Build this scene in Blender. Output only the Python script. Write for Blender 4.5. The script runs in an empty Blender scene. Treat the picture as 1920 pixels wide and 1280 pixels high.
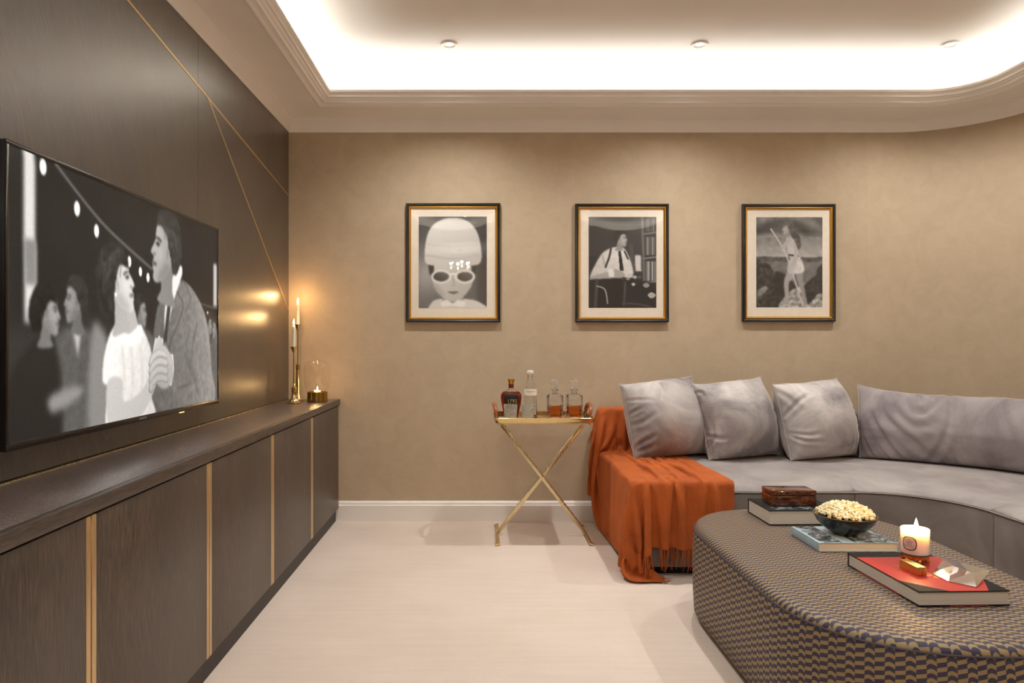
import bpy, bmesh, math, random
import numpy as np
from mathutils import Vector, Matrix, noise as mnoise

random.seed(7)
RNG = np.random.default_rng(7)
C = bpy.context.scene.collection
SC = bpy.context.scene
PI = math.pi

# ------------------------------------------------------------------ camera, world, lights, exposure
F_PX = 1283.0
CAM_Z = 1.128
cam_d = bpy.data.cameras.new('camera')
cam_d.sensor_width = 36.0
cam_d.lens = 36.0 * F_PX / 1920.0
cam_d.shift_x = (960 - 905) / 1920.0
cam_d.shift_y = 1 / 1920.0
cam_d.clip_start = 0.02
cam = bpy.data.objects.new('camera', cam_d)
C.objects.link(cam)
cam.location = (0, 0, CAM_Z)
cam.rotation_euler = (PI / 2, 0, 0)
SC.camera = cam

W = bpy.data.worlds.new('world')
SC.world = W
W.use_nodes = True
W.node_tree.nodes['Background'].inputs[0].default_value = (1, 0.8, 0.6, 1)
W.node_tree.nodes['Background'].inputs[1].default_value = 0.0

SC.view_settings.view_transform = 'Standard'
SC.view_settings.look = 'None'
SC.view_settings.exposure = 0.33
SC.view_settings.gamma = 1.0
SC.view_settings.use_curve_mapping = False
SC.cycles.max_bounces = 12
SC.cycles.diffuse_bounces = 5
SC.cycles.glossy_bounces = 5
SC.cycles.transmission_bounces = 12
SC.cycles.transparent_max_bounces = 16
SC.cycles.sample_clamp_indirect = 3.0
SC.cycles.blur_glossy = 0.6
SC.cycles.use_denoising = True

WARM = (1.0, 1.0, 0.98)
COVE_W = 30.0          # emission strength of the cove strip
SPOT_W = 66.0          # each downlight
FLAME = 55.0
CHAND_W = 3.6          # each chandelier bulb

# ------------------------------------------------------------------ helpers
def P(x, y, Y):
    """photo pixel + depth -> point of the room"""
    return Vector(((x - 905) * Y / F_PX, Y, CAM_Z + (641 - y) * Y / F_PX))

def to_mesh(bm, name, angle=35):
    me = bpy.data.meshes.new(name)
    bmesh.ops.recalc_face_normals(bm, faces=bm.faces)
    bm.to_mesh(me)
    bm.free()
    shade(me, angle)
    return me

def shade(me, angle=35):
    if angle is None:
        return
    me.polygons.foreach_set('use_smooth', [True] * len(me.polygons))
    if angle < 180:
        me.set_sharp_from_angle(angle=math.radians(angle))

def obj(name, src, m=None, parent=None, loc=None, rot=None, angle=35):
    me = src if isinstance(src, bpy.types.Mesh) else to_mesh(src, name, angle)
    o = bpy.data.objects.new(name, me)
    C.objects.link(o)
    if m is not None:
        for q in (m if isinstance(m, (list, tuple)) else [m]):
            me.materials.append(q)
    if parent is not None:
        o.parent = parent
    if loc is not None:
        o.location = loc
    if rot is not None:
        o.rotation_euler = rot
    return o

def tag(o, label=None, cat=None, group=None, kind=None):
    if label: o['label'] = label
    if cat: o['category'] = cat
    if group: o['group'] = group
    if kind: o['kind'] = kind
    return o

def thing(name, label, cat, loc=(0, 0, 0), rz=0.0, group=None):
    o = bpy.data.objects.new(name, None)
    C.objects.link(o)
    o.empty_display_size = 0.05
    o.location = loc
    o.rotation_euler = (0, 0, rz)
    return tag(o, label, cat, group)

def struct(name, src, m, label=None, parent=None, angle=35):
    o = obj(name, src, m, parent, angle=angle)
    if parent is None:
        o['kind'] = 'structure'
        if label: o['label'] = label
    return o

def copy_tree(o, parent=None):
    c = o.copy()
    C.objects.link(c)
    if parent is not None:
        c.parent = parent
    for ch in list(o.children):
        copy_tree(ch, c)
    return c

def box(bm, lo, hi, bev=0.0, seg=2, M=None):
    c = [(a + b) / 2 for a, b in zip(lo, hi)]
    s = [abs(b - a) for a, b in zip(lo, hi)]
    r = bmesh.ops.create_cube(bm, size=1.0)
    vs = r['verts']
    bmesh.ops.scale(bm, vec=s, verts=vs)
    bmesh.ops.translate(bm, vec=c, verts=vs)
    if bev > 0:
        es = list({e for v in vs for e in v.link_edges})
        rb = bmesh.ops.bevel(bm, geom=es, offset=bev, segments=seg, affect='EDGES', profile=0.5)
        vs = list({v for f in rb['faces'] for v in f.verts} | {v for v in vs if v.is_valid})
    if M is not None:
        bmesh.ops.transform(bm, matrix=M, verts=vs)
    return vs

def bx(lo, hi, bev=0.0, seg=2, M=None):
    bm = bmesh.new()
    box(bm, lo, hi, bev, seg, M)
    return bm

def lathe(bm, prof, n=32, closed=False, cx=0.0, cy=0.0):
    """prof: list of (r, z).  r==0 ends are welded."""
    rings = []
    for r, z in prof:
        if r < 1e-6:
            rings.append([bm.verts.new((cx, cy, z))])
        else:
            rings.append([bm.verts.new((cx + r * math.cos(2 * PI * k / n), cy + r * math.sin(2 * PI * k / n), z)) for k in range(n)])
    seq = list(zip(rings[:-1], rings[1:]))
    if closed:
        seq.append((rings[-1], rings[0]))
    for a, b in seq:
        if len(a) == 1 and len(b) == 1:
            continue
        for k in range(n):
            k2 = (k + 1) % n
            if len(a) == 1:
                bm.faces.new((a[0], b[k2], b[k]))
            elif len(b) == 1:
                bm.faces.new((a[k], a[k2], b[0]))
            else:
                bm.faces.new((a[k], a[k2], b[k2], b[k]))
    return bm

def lat(prof, n=32, closed=False):
    return lathe(bmesh.new(), prof, n, closed)

def tube(bm, pts, r, n=8, cap=True):
    pts = [Vector(p) for p in pts]
    rs = r if isinstance(r, (list, tuple)) else [r] * len(pts)
    rings = []
    up = Vector((0, 0, 1))
    for i, p in enumerate(pts):
        t = (pts[min(i + 1, len(pts) - 1)] - pts[max(i - 1, 0)])
        t = t.normalized() if t.length > 1e-9 else Vector((0, 0, 1))
        ref = up if abs(t.dot(up)) < 0.95 else Vector((1, 0, 0))
        if i == 0:
            a = t.cross(ref).normalized()
        else:
            a = (prev - t * prev.dot(t))
            a = a.normalized() if a.length > 1e-6 else t.cross(ref).normalized()
        prev = a
        b = t.cross(a)
        rings.append([bm.verts.new(p + (a * math.cos(2 * PI * k / n) + b * math.sin(2 * PI * k / n)) * rs[i]) for k in range(n)])
    for a, b in zip(rings[:-1], rings[1:]):
        for k in range(n):
            bm.faces.new((a[k], a[(k + 1) % n], b[(k + 1) % n], b[k]))
    if cap:
        bm.faces.new(rings[0][::-1])
        bm.faces.new(rings[-1])
    return bm

def grid_mesh(name, A, close_u=False):
    """A: (n, m, 3) numpy grid -> mesh"""
    n, m = A.shape[:2]
    v = A.reshape(-1, 3)
    I = np.arange(n * m).reshape(n, m)
    if close_u:
        I = np.vstack([I, I[:1]])
    f = np.stack([I[:-1, :-1], I[1:, :-1], I[1:, 1:], I[:-1, 1:]], -1).reshape(-1, 4)
    me = bpy.data.meshes.new(name)
    me.from_pydata(v.tolist(), [], f.tolist())
    me.update()
    return me

def prism(bm, poly, axis, lo, hi):
    """extrude a 2D polygon; axis 'x': poly is (y,z), 'y': (x,z), 'z': (x,y)"""
    def mk(p, t):
        return {'x': (t, p[0], p[1]), 'y': (p[0], t, p[1]), 'z': (p[0], p[1], t)}[axis]
    a = [bm.verts.new(mk(p, lo)) for p in poly]
    b = [bm.verts.new(mk(p, hi)) for p in poly]
    n = len(poly)
    bm.faces.new(a[::-1]); bm.faces.new(b)
    for k in range(n):
        bm.faces.new((a[k], a[(k + 1) % n], b[(k + 1) % n], b[k]))
    return bm

def text_obj(name, body, size, m, parent, M, extrude=0.0002):
    cu = bpy.data.curves.new(name, 'FONT')
    cu.body = body
    cu.size = size
    cu.align_x = 'CENTER'
    cu.align_y = 'CENTER'
    cu.extrude = extrude
    cu.materials.append(m)
    tmp = bpy.data.objects.new(name, cu)
    me = bpy.data.meshes.new_from_object(tmp)
    bpy.data.objects.remove(tmp)
    o = obj(name, me, None, parent, angle=None)
    if not me.materials: me.materials.append(m)
    o.matrix_local = M
    return o

# ------------------------------------------------------------------ materials
def srgb(r, g, b):
    def f(c):
        c /= 255.0
        return c / 12.92 if c <= 0.04045 else ((c + 0.055) / 1.055) ** 2.4
    return (f(r), f(g), f(b), 1.0)

class N:
    """small node-tree writer"""
    def __init__(s, name):
        s.m = bpy.data.materials.new(name)
        s.m.use_nodes = True
        s.t = s.m.node_tree
        s.t.nodes.clear()
        s.out = s.t.nodes.new('ShaderNodeOutputMaterial')
    def n(s, typ, ins=None, **kw):
        nd = s.t.nodes.new('ShaderNode' + typ)
        for k, v in kw.items():
            setattr(nd, k, v)
        for k, v in (ins or {}).items():
            if isinstance(v, bpy.types.NodeSocket):
                s.t.links.new(v, nd.inputs[k])
            else:
                nd.inputs[k].default_value = v
        return nd
    def math(s, op, a, b=None, c=None):
        d = {0: a}
        if b is not None: d[1] = b
        if c is not None: d[2] = c
        return s.n('Math', d, operation=op).outputs[0]
    def surf(s, sock):
        s.t.links.new(sock, s.out.inputs['Surface'])
        return s.m
    def coord(s, which='Object', scale=(1, 1, 1), rot=(0, 0, 0), loc=(0, 0, 0)):
        tc = s.n('TexCoord')
        mp = s.n('Mapping', {'Vector': tc.outputs[which], 'Scale': scale, 'Rotation': rot, 'Location': loc})
        return mp.outputs[0]
    def noise(s, vec, scale, detail=4, rough=0.5, dist=0.0):
        return s.n('TexNoise', {'Vector': vec, 'Scale': scale, 'Detail': detail, 'Roughness': rough, 'Distortion': dist}).outputs['Fac']
    def ramp(s, fac, stops):
        r = s.n('ValToRGB', {'Fac': fac})
        e = r.color_ramp.elements
        while len(e) < len(stops): e.new(0.5)
        for k, (p, c) in enumerate(stops):
            e[k].position = p
            e[k].color = c
        return r.outputs[0]
    def mix(s, fac, a, b, blend='MIX'):
        nd = s.t.nodes.new('ShaderNodeMix')
        nd.data_type = 'RGBA'
        nd.blend_type = blend
        for k, v in ((0, fac), (6, a), (7, b)):
            if isinstance(v, bpy.types.NodeSocket): s.t.links.new(v, nd.inputs[k])
            else: nd.inputs[k].default_value = v
        return nd.outputs[2]
    def bump(s, h, strength=0.2, dist=0.002):
        return s.n('Bump', {'Height': h, 'Strength': strength, 'Distance': dist}).outputs[0]
    def pbr(s, **kw):
        return s.surf(s.n('BsdfPrincipled', {k.replace('_', ' '): v for k, v in kw.items()}).outputs[0])

def simple(name, col, rough=0.5, metal=0.0, noise_amt=0.08, nscale=30, bump=0.0, **kw):
    q = N(name)
    v = q.coord()
    f = q.noise(v, nscale, 3)
    dark = tuple(c * (1 - noise_amt) for c in col[:3]) + (1,)
    lite = tuple(min(1, c * (1 + noise_amt)) for c in col[:3]) + (1,)
    c = q.ramp(f, [(0.3, dark), (0.7, lite)])
    ins = {'Base Color': c, 'Roughness': rough, 'Metallic': metal}
    if bump:
        ins['Normal'] = q.bump(q.noise(v, nscale * 4, 4), bump, 0.002)
    ins.update(kw)
    return q.surf(q.n('BsdfPrincipled', ins).outputs[0])

def mat_wallpaper():
    q = N('suede_wallpaper')
    v = q.coord()
    a = q.noise(v, 1.1, 3, 0.55)
    b = q.noise(v, 9, 6, 0.7, 0.8)
    # drops of paper, 0.52 m wide, each a hair different in tone
    sx = q.n('SeparateXYZ', {0: v})
    drop = q.n('TexWhiteNoise', {'W': q.math('FLOOR', q.math('DIVIDE', q.math('ADD', sx.outputs[0], sx.outputs[1]), 0.52))}, noise_dimensions='1D').outputs[0]
    f = q.math('ADD', q.math('ADD', q.math('MULTIPLY', a, 0.45), q.math('MULTIPLY', b, 0.5)), q.math('MULTIPLY', drop, 0.07))
    c = q.ramp(f, [(0.25, srgb(168, 148, 121)), (0.75, srgb(190, 170, 143))])
    wv = q.coord(scale=(1, 1, 0.15))
    n = q.bump(q.noise(wv, 260, 3), 0.12, 0.001)
    return q.pbr(Base_Color=c, Roughness=0.75, Normal=n, Sheen_Weight=0.15, Sheen_Roughness=0.5)

def mat_paint():
    q = N('cream_paint')
    v = q.coord()
    c = q.ramp(q.noise(v, 2.0, 3), [(0.3, srgb(235, 228, 220)), (0.7, srgb(241, 234, 226))])
    return q.pbr(Base_Color=c, Roughness=0.45, Normal=q.bump(q.noise(v, 90, 3), 0.03, 0.001))

def mat_carpet():
    q = N('cream_carpet')
    v = q.coord()
    a = q.noise(v, 2.2, 4, 0.6)
    b = q.noise(v, 420, 2)
    ribs = q.noise(q.coord(scale=(0.25, 5, 1)), 9, 3)
    f = q.math('ADD', q.math('ADD', q.math('MULTIPLY', a, 0.4), q.math('MULTIPLY', b, 0.35)), q.math('MULTIPLY', ribs, 0.25))
    c = q.ramp(f, [(0.3, srgb(206, 188, 172)), (0.7, srgb(228, 211, 197))])
    return q.pbr(Base_Color=c, Roughness=0.95, Sheen_Weight=0.2, Normal=q.bump(b, 0.5, 0.004))

def mat_veneer(name, ang, tone=1.0, rough=0.36, coat=0.2):
    q = N(name)
    vec = q.coord(rot=(ang, 0, 0))
    st = q.n('Mapping', {'Vector': vec, 'Scale': (70, 70, 5.0)}).outputs[0]
    g = q.noise(st, 3.0, 6, 0.65, 0.25)
    big = q.noise(q.n('Mapping', {'Vector': vec, 'Scale': (5, 5, 0.8)}).outputs[0], 1.4, 3)
    f = q.math('ADD', q.math('MULTIPLY', g, 0.75), q.math('MULTIPLY', big, 0.25))
    c = q.ramp(f, [(0.40, srgb(50 * tone, 42 * tone, 36 * tone)), (0.5, srgb(69 * tone, 58 * tone, 49 * tone)), (0.60, srgb(94 * tone, 77 * tone, 65 * tone))])
    r = q.math('ADD', q.math('MULTIPLY', g, 0.16), rough - 0.08)
    return q.pbr(Base_Color=c, Roughness=r, Normal=q.bump(g, 0.5, 0.002), Coat_Weight=coat, Coat_Roughness=0.34)

def mat_shagreen():
    q = N('pebbled_leather')
    v = q.coord()
    vo = q.n('TexVoronoi', {'Vector': v, 'Scale': 130.0}, feature='F1').outputs[0]
    big = q.noise(v, 6, 3)
    c = q.ramp(q.math('ADD', q.math('MULTIPLY', vo, 0.6), q.math('MULTIPLY', big, 0.4)), [(0.2, srgb(112, 98, 92)), (0.7, srgb(74, 63, 59))])
    return q.pbr(Base_Color=c, Roughness=0.34, Normal=q.bump(q.math('SUBTRACT', 1.0, vo), 0.35, 0.0025), Coat_Weight=0.3, Coat_Roughness=0.2)

def mat_brass(name='brushed_brass', col=(205, 165, 98), rough=0.3):
    q = N(name)
    v = q.coord(scale=(1, 1, 0.1))
    g = q.noise(v, 200, 3)
    c = q.ramp(g, [(0.3, srgb(*[x * 0.93 for x in col])), (0.7, srgb(*col))])
    return q.pbr(Base_Color=c, Metallic=1.0, Roughness=q.math('ADD', q.math('MULTIPLY', g, 0.12), rough - 0.06))

def mat_velvet(name, lo, hi, seed=0.0, sc=5.0):
    q = N(name)
    v = q.coord(loc=(seed, seed * 0.7, 0))
    a = q.noise(v, sc, 5, 0.6, 0.6)
    b = q.noise(v, 300, 2)
    f = q.math('ADD', q.math('MULTIPLY', a, 0.85), q.math('MULTIPLY', b, 0.15))
    c = q.ramp(f, [(0.36, srgb(*lo)), (0.64, srgb(*hi))])
    return q.pbr(Base_Color=c, Roughness=0.72, Sheen_Weight=0.55, Sheen_Roughness=0.32, Sheen_Tint=srgb(225, 214, 212), Normal=q.bump(q.math('ADD', q.math('MULTIPLY', a, 0.6), q.math('MULTIPLY', b, 0.25)), 0.18, 0.004))

def mat_wool():
    q = N('rust_wool')
    v = q.coord()
    a = q.noise(v, 7, 5, 0.6)
    b = q.noise(v, 330, 3, 0.7)
    f = q.math('ADD', q.math('MULTIPLY', a, 0.5), q.math('MULTIPLY', b, 0.5))
    c = q.ramp(f, [(0.3, srgb(128, 53, 10)), (0.7, srgb(190, 93, 24))])
    return q.pbr(Base_Color=c, Roughness=0.9, Sheen_Weight=0.25, Sheen_Roughness=0.5, Sheen_Tint=srgb(230, 130, 60), Normal=q.bump(b, 0.45, 0.003))

def mat_jacquard():
    q = N('scallop_jacquard')
    uv = q.n('UVMap').outputs[0]
    s = q.n('SeparateXYZ', {0: uv})
    u = q.math('DIVIDE', s.outputs[0], 0.0222)
    vv = q.math('DIVIDE', s.outputs[1], 0.0218)
    col = q.math('FLOOR', u)
    fu = q.math('SUBTRACT', u, col)
    odd = q.math('FLOORED_MODULO', col, 2.0)
    # even columns arch, odd columns sweep down to the right
    arch = q.math('MULTIPLY', q.math('SINE', q.math('MULTIPLY', q.math('POWER', fu, 1.15), PI)), -0.24)
    sweep = q.math('ADD', q.math('MULTIPLY', fu, 0.26), 0.37)
    sh = q.math('ADD', q.math('MULTIPLY', arch, q.math('SUBTRACT', 1.0, odd)), q.math('MULTIPLY', sweep, odd))
    w = q.math('FRACT', q.math('ADD', vv, sh))
    mask = q.math('LESS_THAN', w, 0.47)
    fine = q.noise(q.n('Mapping', {'Vector': uv, 'Scale': (1, 4, 1)}).outputs[0], 500, 2)
    gold = q.ramp(fine, [(0.3, srgb(122, 102, 66)), (0.7, srgb(150, 128, 86))])
    navy = q.ramp(fine, [(0.3, srgb(38, 31, 50)), (0.7, srgb(56, 47, 70))])
    c = q.mix(mask, navy, gold)
    rough = q.math('SUBTRACT', 0.62, q.math('MULTIPLY', mask, 0.14))
    return q.pbr(Base_Color=c, Roughness=rough, Normal=q.bump(q.math('ADD', mask, q.math('MULTIPLY', fine, 0.4)), 0.12, 0.0005))

def mat_glass(name='clear_glass', tint=(1, 1, 1, 1), ior=1.5, rough=0.0):
    q = N(name)
    return q.surf(q.n('BsdfGlass', {'Color': tint, 'Roughness': rough, 'IOR': ior}).outputs[0])

def mat_pane(name='thin_glass', ior=1.45, tint=(1, 1, 1, 1)):
    q = N(name)
    tr = q.n('BsdfTransparent', {'Color': tint}).outputs[0]
    gl = q.n('BsdfGlossy', {'Color': (1, 1, 1, 1), 'Roughness': 0.0}).outputs[0]
    # Schlick reflectance, the same from both faces of the thin sheet
    f = q.n('LayerWeight', {'Blend': 0.5}).outputs['Facing']
    r0 = ((ior - 1) / (ior + 1)) ** 2
    fr = q.math('ADD', q.math('MULTIPLY', q.math('POWER', f, 5.0), 1 - r0), r0)
    return q.surf(q.n('MixShader', {0: fr, 1: tr, 2: gl}).outputs[0])

def mat_emit(name, col, strength):
    q = N(name)
    return q.surf(q.n('Emission', {'Color': (*col[:3], 1), 'Strength': strength}).outputs[0])

def mat_print(name, glow=0.0, rough=0.6):
    """flat printed picture: greys held in the mesh's colour attribute"""
    q = N(name)
    a = q.n('Attribute', attribute_name='ink').outputs['Color']
    if glow:
        return q.pbr(Base_Color=(0.01, 0.01, 0.01, 1), Roughness=0.3, Specular_IOR_Level=0.2, Emission_Color=a, Emission_Strength=glow)
    return q.pbr(Base_Color=a, Roughness=rough)

def mat_burl():
    q = N('lacquered_burl')
    v = q.coord(scale=(1, 3, 2))
    a = q.noise(v, 22, 6, 0.6, 2.0)
    c = q.ramp(a, [(0.3, srgb(34, 15, 8)), (0.5, srgb(84, 40, 18)), (0.7, srgb(132, 70, 34))])
    return q.pbr(Base_Color=c, Roughness=0.12, Coat_Weight=0.8, Coat_Roughness=0.05)

def mat_pages(name, axis_scale=(1, 1, 700)):
    q = N(name)
    v = q.coord(scale=axis_scale)
    a = q.noise(v, 1.0, 2)
    c = q.ramp(a, [(0.3, srgb(186, 174, 160)), (0.7, srgb(228, 218, 204))])
    return q.pbr(Base_Color=c, Roughness=0.8, Normal=q.bump(a, 0.25, 0.001))

def mat_photo_cover():
    q = N('black_and_white_cover')
    v = q.coord()
    a = q.noise(v, 28, 6, 0.65, 1.2)
    c = q.ramp(a, [(0.38, srgb(28, 34, 36)), (0.52, srgb(96, 108, 112)), (0.62, srgb(190, 202, 206))])
    return q.pbr(Base_Color=c, Roughness=0.25)

def mat_wax(name, glow, col=(1.0, 0.72, 0.42)):
    q = N(name)
    v = q.coord()
    c = q.ramp(q.noise(v, 40, 2), [(0.3, srgb(246, 234, 206)), (0.7, srgb(252, 242, 218))])
    return q.pbr(Base_Color=c, Roughness=0.75, Subsurface_Weight=0.5, Subsurface_Radius=(0.05, 0.03, 0.016), Subsurface_Scale=1.0)

M_WALL = mat_wallpaper(); M_PAINT = mat_paint(); M_CARPET = mat_carpet()
M_VEN = [mat_veneer('dark_veneer', 0.0, 0.94, 0.37, 0.8), mat_veneer('dark_veneer_slant', 0.85, 0.94, 0.37, 0.8), mat_veneer('dark_veneer_fan', -0.35, 0.84, 0.37, 0.8)]
M_DOOR = mat_veneer('cabinet_veneer', 0.0, 0.98, 0.45)
M_EDGE = mat_veneer('worktop_veneer', PI / 2, 0.95, 0.4)
M_SHAG = mat_shagreen()
M_BRASS = mat_brass(); M_POL = mat_brass('polished_brass', (226, 200, 146), 0.16); M_PALE = mat_brass('pale_brass', (228, 212, 170), 0.26)
M_INLAY = mat_brass('satin_brass_inlay', (228, 202, 158), 0.42)
M_BLACK = simple('satin_black', srgb(18, 16, 16), 0.35)
M_DARK = simple('dark_void', srgb(14, 12, 11), 0.8)
M_WHITE = simple('white_enamel', srgb(236, 230, 222), 0.35)
M_FRAME = simple('black_lacquer_wood', srgb(26, 21, 18), 0.28, nscale=60)
M_GILT = mat_brass('gilt_slip', (220, 168, 72), 0.33)
M_MOUNT = simple('cream_mount_board', srgb(236, 224, 206), 0.8, noise_amt=0.03)
M_GLASS = mat_glass()
def mat_crystal():
    # densely cut lead crystal: clear glass whose fine cuts scatter a little light
    q = N('cut_crystal')
    gl = q.n('BsdfGlass', {'Color': (1, 1, 1, 1), 'Roughness': 0.02, 'IOR': 1.55}).outputs[0]
    df = q.n('BsdfTranslucent', {'Color': srgb(246, 242, 234)}).outputs[0]
    d2 = q.n('BsdfDiffuse', {'Color': srgb(246, 242, 234)}).outputs[0]
    sc = q.n('MixShader', {0: 0.5, 1: df, 2: d2}).outputs[0]
    v = q.n('TexVoronoi', {'Vector': q.coord(), 'Scale': 120.0}, feature='DISTANCE_TO_EDGE').outputs[0]
    f = q.math('ADD', q.math('MULTIPLY', q.math('LESS_THAN', v, 0.10), 0.30), 0.025)
    return q.surf(q.n('MixShader', {0: f, 1: gl, 2: sc}).outputs[0])
M_CRYSTAL = mat_crystal()
M_PANE = mat_pane('acrylic_sheet', 1.8); M_THIN = mat_pane('blown_glass', 1.75, (0.99, 0.985, 0.975, 1))
M_FLAME = mat_emit('candle_flame', (1.0, 0.62, 0.25), FLAME)
M_WICK = simple('wick', srgb(30, 24, 20), 0.9)
M_WAX = mat_wax('ivory_wax', 0.3)
M_LENS = mat_emit('lamp_lens', (1.0, 0.9, 0.75), 9.0)

# ------------------------------------------------------------------ the room shell
XL, XR, YB, YF = -1.227, 3.17, 4.326, -1.8
ZC = 2.72
RW = 0.59
CXR, CYB, CYF = XR - RW, YB - RW, YF + RW

YFC = 0.15           # the tray ceiling's near end; beyond it a lower flat ceiling

def outline(off, nseg=20, yf=YF):
    """room plan moved inward by off; left corners square, right corners rounded"""
    pts = [(XL + off, yf + off), (XL + off, YB - off)]
    r = RW - off
    for k in range(nseg + 1):
        a = PI / 2 * (1 - k / nseg)
        pts.append((CXR + r * math.cos(a), CYB + r * math.sin(a)))
    for k in range(nseg + 1):
        a = -PI / 2 * k / nseg
        pts.append((CXR + r * math.cos(a), yf + RW + r * math.sin(a)))
    return pts

def sweep_room(bm, prof, closed_prof=False):
    rings = [[bm.verts.new((x, y, z)) for x, y in outline(o, 20, YFC)] for o, z in prof]
    n = len(rings[0])
    seq = list(zip(rings[:-1], rings[1:]))
    if closed_prof: seq.append((rings[-1], rings[0]))
    for a, b in seq:
        for k in range(n):
            bm.faces.new((a[k], a[(k + 1) % n], b[(k + 1) % n], b[k]))
    return bm

struct('floor', bx((XL - 0.1, YF - 0.1, -0.05), (XR + 0.1, YB + 0.1, 0.0)), M_CARPET, 'cream wall to wall carpet')
struct('ceiling', bx((XL - 0.1, YF - 0.1, ZC), (XR + 0.1, YB + 0.1, ZC + 0.05)), M_PAINT, 'cream painted tray ceiling inside the cove')

def wall_poly(pts, z0, z1, th=0.06):
    """vertical wall along a chain of plan points, thickened outward (to the left of travel)"""
    bm = bmesh.new()
    rows = []
    for i, (x, y) in enumerate(pts):
        a = Vector(pts[max(i - 1, 0)]); b = Vector(pts[min(i + 1, len(pts) - 1)])
        t = (b - a).normalized(); nrm = Vector((-t.y, t.x))
        rows.append([bm.verts.new((x, y, z0)), bm.verts.new((x, y, z1)), bm.verts.new((x + nrm.x * th, y + nrm.y * th, z1)), bm.verts.new((x + nrm.x * th, y + nrm.y * th, z0))])
    for a, b in zip(rows[:-1], rows[1:]):
        for k in range(4):
            bm.faces.new((a[k], a[(k + 1) % 4], b[(k + 1) % 4], b[k]))
    bm.faces.new(rows[0]); bm.faces.new(rows[-1][::-1])
    return bm

full = outline(0.0)
struct('wall_back', wall_poly(full[1:23], 0, ZC), M_WALL, 'beige suede papered back wall curving at its right end')
struct('wall_right', wall_poly(full[22:], 0, ZC), M_WALL, 'beige suede papered right wall')
struct('wall_front', wall_poly([full[-1], full[0]], 0, ZC), M_WALL, 'beige suede papered wall behind the viewer')
wall_left = struct('wall_left', bx((XL - 0.06, YF, 0), (XL - 0.009, YB, ZC)), M_DARK, 'dark veneered media wall with thin brass inlay lines')

# veneer panels cut along two brass lines
L1a, L1b = (2.363, 2.309), (4.318, 2.054)
J = (3.052, L1a[1] + (3.052 - L1a[0]) * (L1b[1] - L1a[1]) / (L1b[0] - L1a[0]))
L2b = (4.318, 1.333)

def half(poly, p, q, side, margin):
    """keep the part of poly on one side of the line p-q"""
    dx, dy = q[0] - p[0], q[1] - p[1]
    L = math.hypot(dx, dy)
    nx, ny = -dy / L * side, dx / L * side
    out = []
    d = [(a[0] - p[0]) * nx + (a[1] - p[1]) * ny - margin for a in poly]
    for i in range(len(poly)):
        j = (i + 1) % len(poly)
        if d[i] >= 0: out.append(poly[i])
        if (d[i] >= 0) != (d[j] >= 0):
            t = d[i] / (d[i] - d[j])
            out.append((poly[i][0] + t * (poly[j][0] - poly[i][0]), poly[i][1] + t * (poly[j][1] - poly[i][1])))
    return out

GAP = 0.0009
LW = 0.0055
cells = []
for y0, y1, kinds in ((YF, 1.4, 0), (1.4, 2.95, 1), (2.95, YB - 0.001, 2)):
    r = [(y0 + GAP, 0.772), (y1 - GAP, 0.772), (y1 - GAP, 2.452), (y0 + GAP, 2.452)]
    cells.append((half(r, L1a, L1b, 1, LW), 0))
    low = half(r, L1a, L1b, -1, LW)
    if kinds == 2:
        cells.append((half(low, J, L2b, 1, LW), 1))
        cells.append((half(low, J, L2b, -1, LW), 2))
    else:
        cells.append((low, 0 if kinds == 0 else 2))
for poly, k in cells:
    if len(poly) >= 3:
        obj('veneer_panel', prism(bmesh.new(), poly, 'x', XL - 0.010, XL), M_VEN[k], wall_left)

def inlay(p, q):
    dx, dy = q[0] - p[0], q[1] - p[1]
    L = math.hypot(dx, dy); nx, ny = -dy / L * LW * 0.9, dx / L * LW * 0.9
    poly = [(p[0] + nx, p[1] + ny), (q[0] + nx, q[1] + ny), (q[0] - nx, q[1] - ny), (p[0] - nx, p[1] - ny)]
    obj('brass_inlay', prism(bmesh.new(), poly, 'x', XL - 0.010, XL + 0.0012), M_INLAY, wall_left)
y_top = L1a[0] - (2.452 - L1a[1]) / -((L1b[1] - L1a[1]) / (L1b[0] - L1a[0]))
inlay((max(y_top, YF), 2.452), J); inlay(J, L1b); inlay(J, L2b)

# cornice + soffit + cove lip in one run round the room
prof = [(0.0, 2.452), (0.006, 2.45), (0.010, 2.456), (0.013, 2.462), (0.016, 2.475), (0.024, 2.497), (0.034, 2.512), (0.036, 2.520), (0.038, 2.526), (0.044, 2.530),
        (0.246, 2.530), (0.249, 2.526), (0.256, 2.524), (0.263, 2.528), (0.266, 2.535), (0.270, 2.5375), (0.292, 2.5385), (0.294, 2.545),
        (0.299, 2.550), (0.306, 2.552), (0.309, 2.559), (0.314, 2.563), (0.319, 2.571), (0.326, 2.576), (0.330, 2.583), (0.337, 2.587), (0.337, 2.600), (0.322, 2.600), (0.322, 2.562), (0.0, 2.562)]
bulk = []
for k in range(13):
    a = -PI / 2 + PI / 2 * k / 12
    bulk.append((CXR + RW * math.cos(a), YFC + RW + RW * math.sin(a)))
struct('trim_2', prism(bmesh.new(), [(XL - 0.02, YF)] + [(XR + 0.02, YF), (XR + 0.02, YFC + RW)] + bulk[::-1] + [(XL - 0.02, YFC)], 'z', 2.452, ZC), M_PAINT, 'lower flat ceiling over the near end of the room')
struct('trim_1', sweep_room(bmesh.new(), prof), M_PAINT, 'cream cornice, soffit and cove lip running round the ceiling', angle=50)

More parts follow.
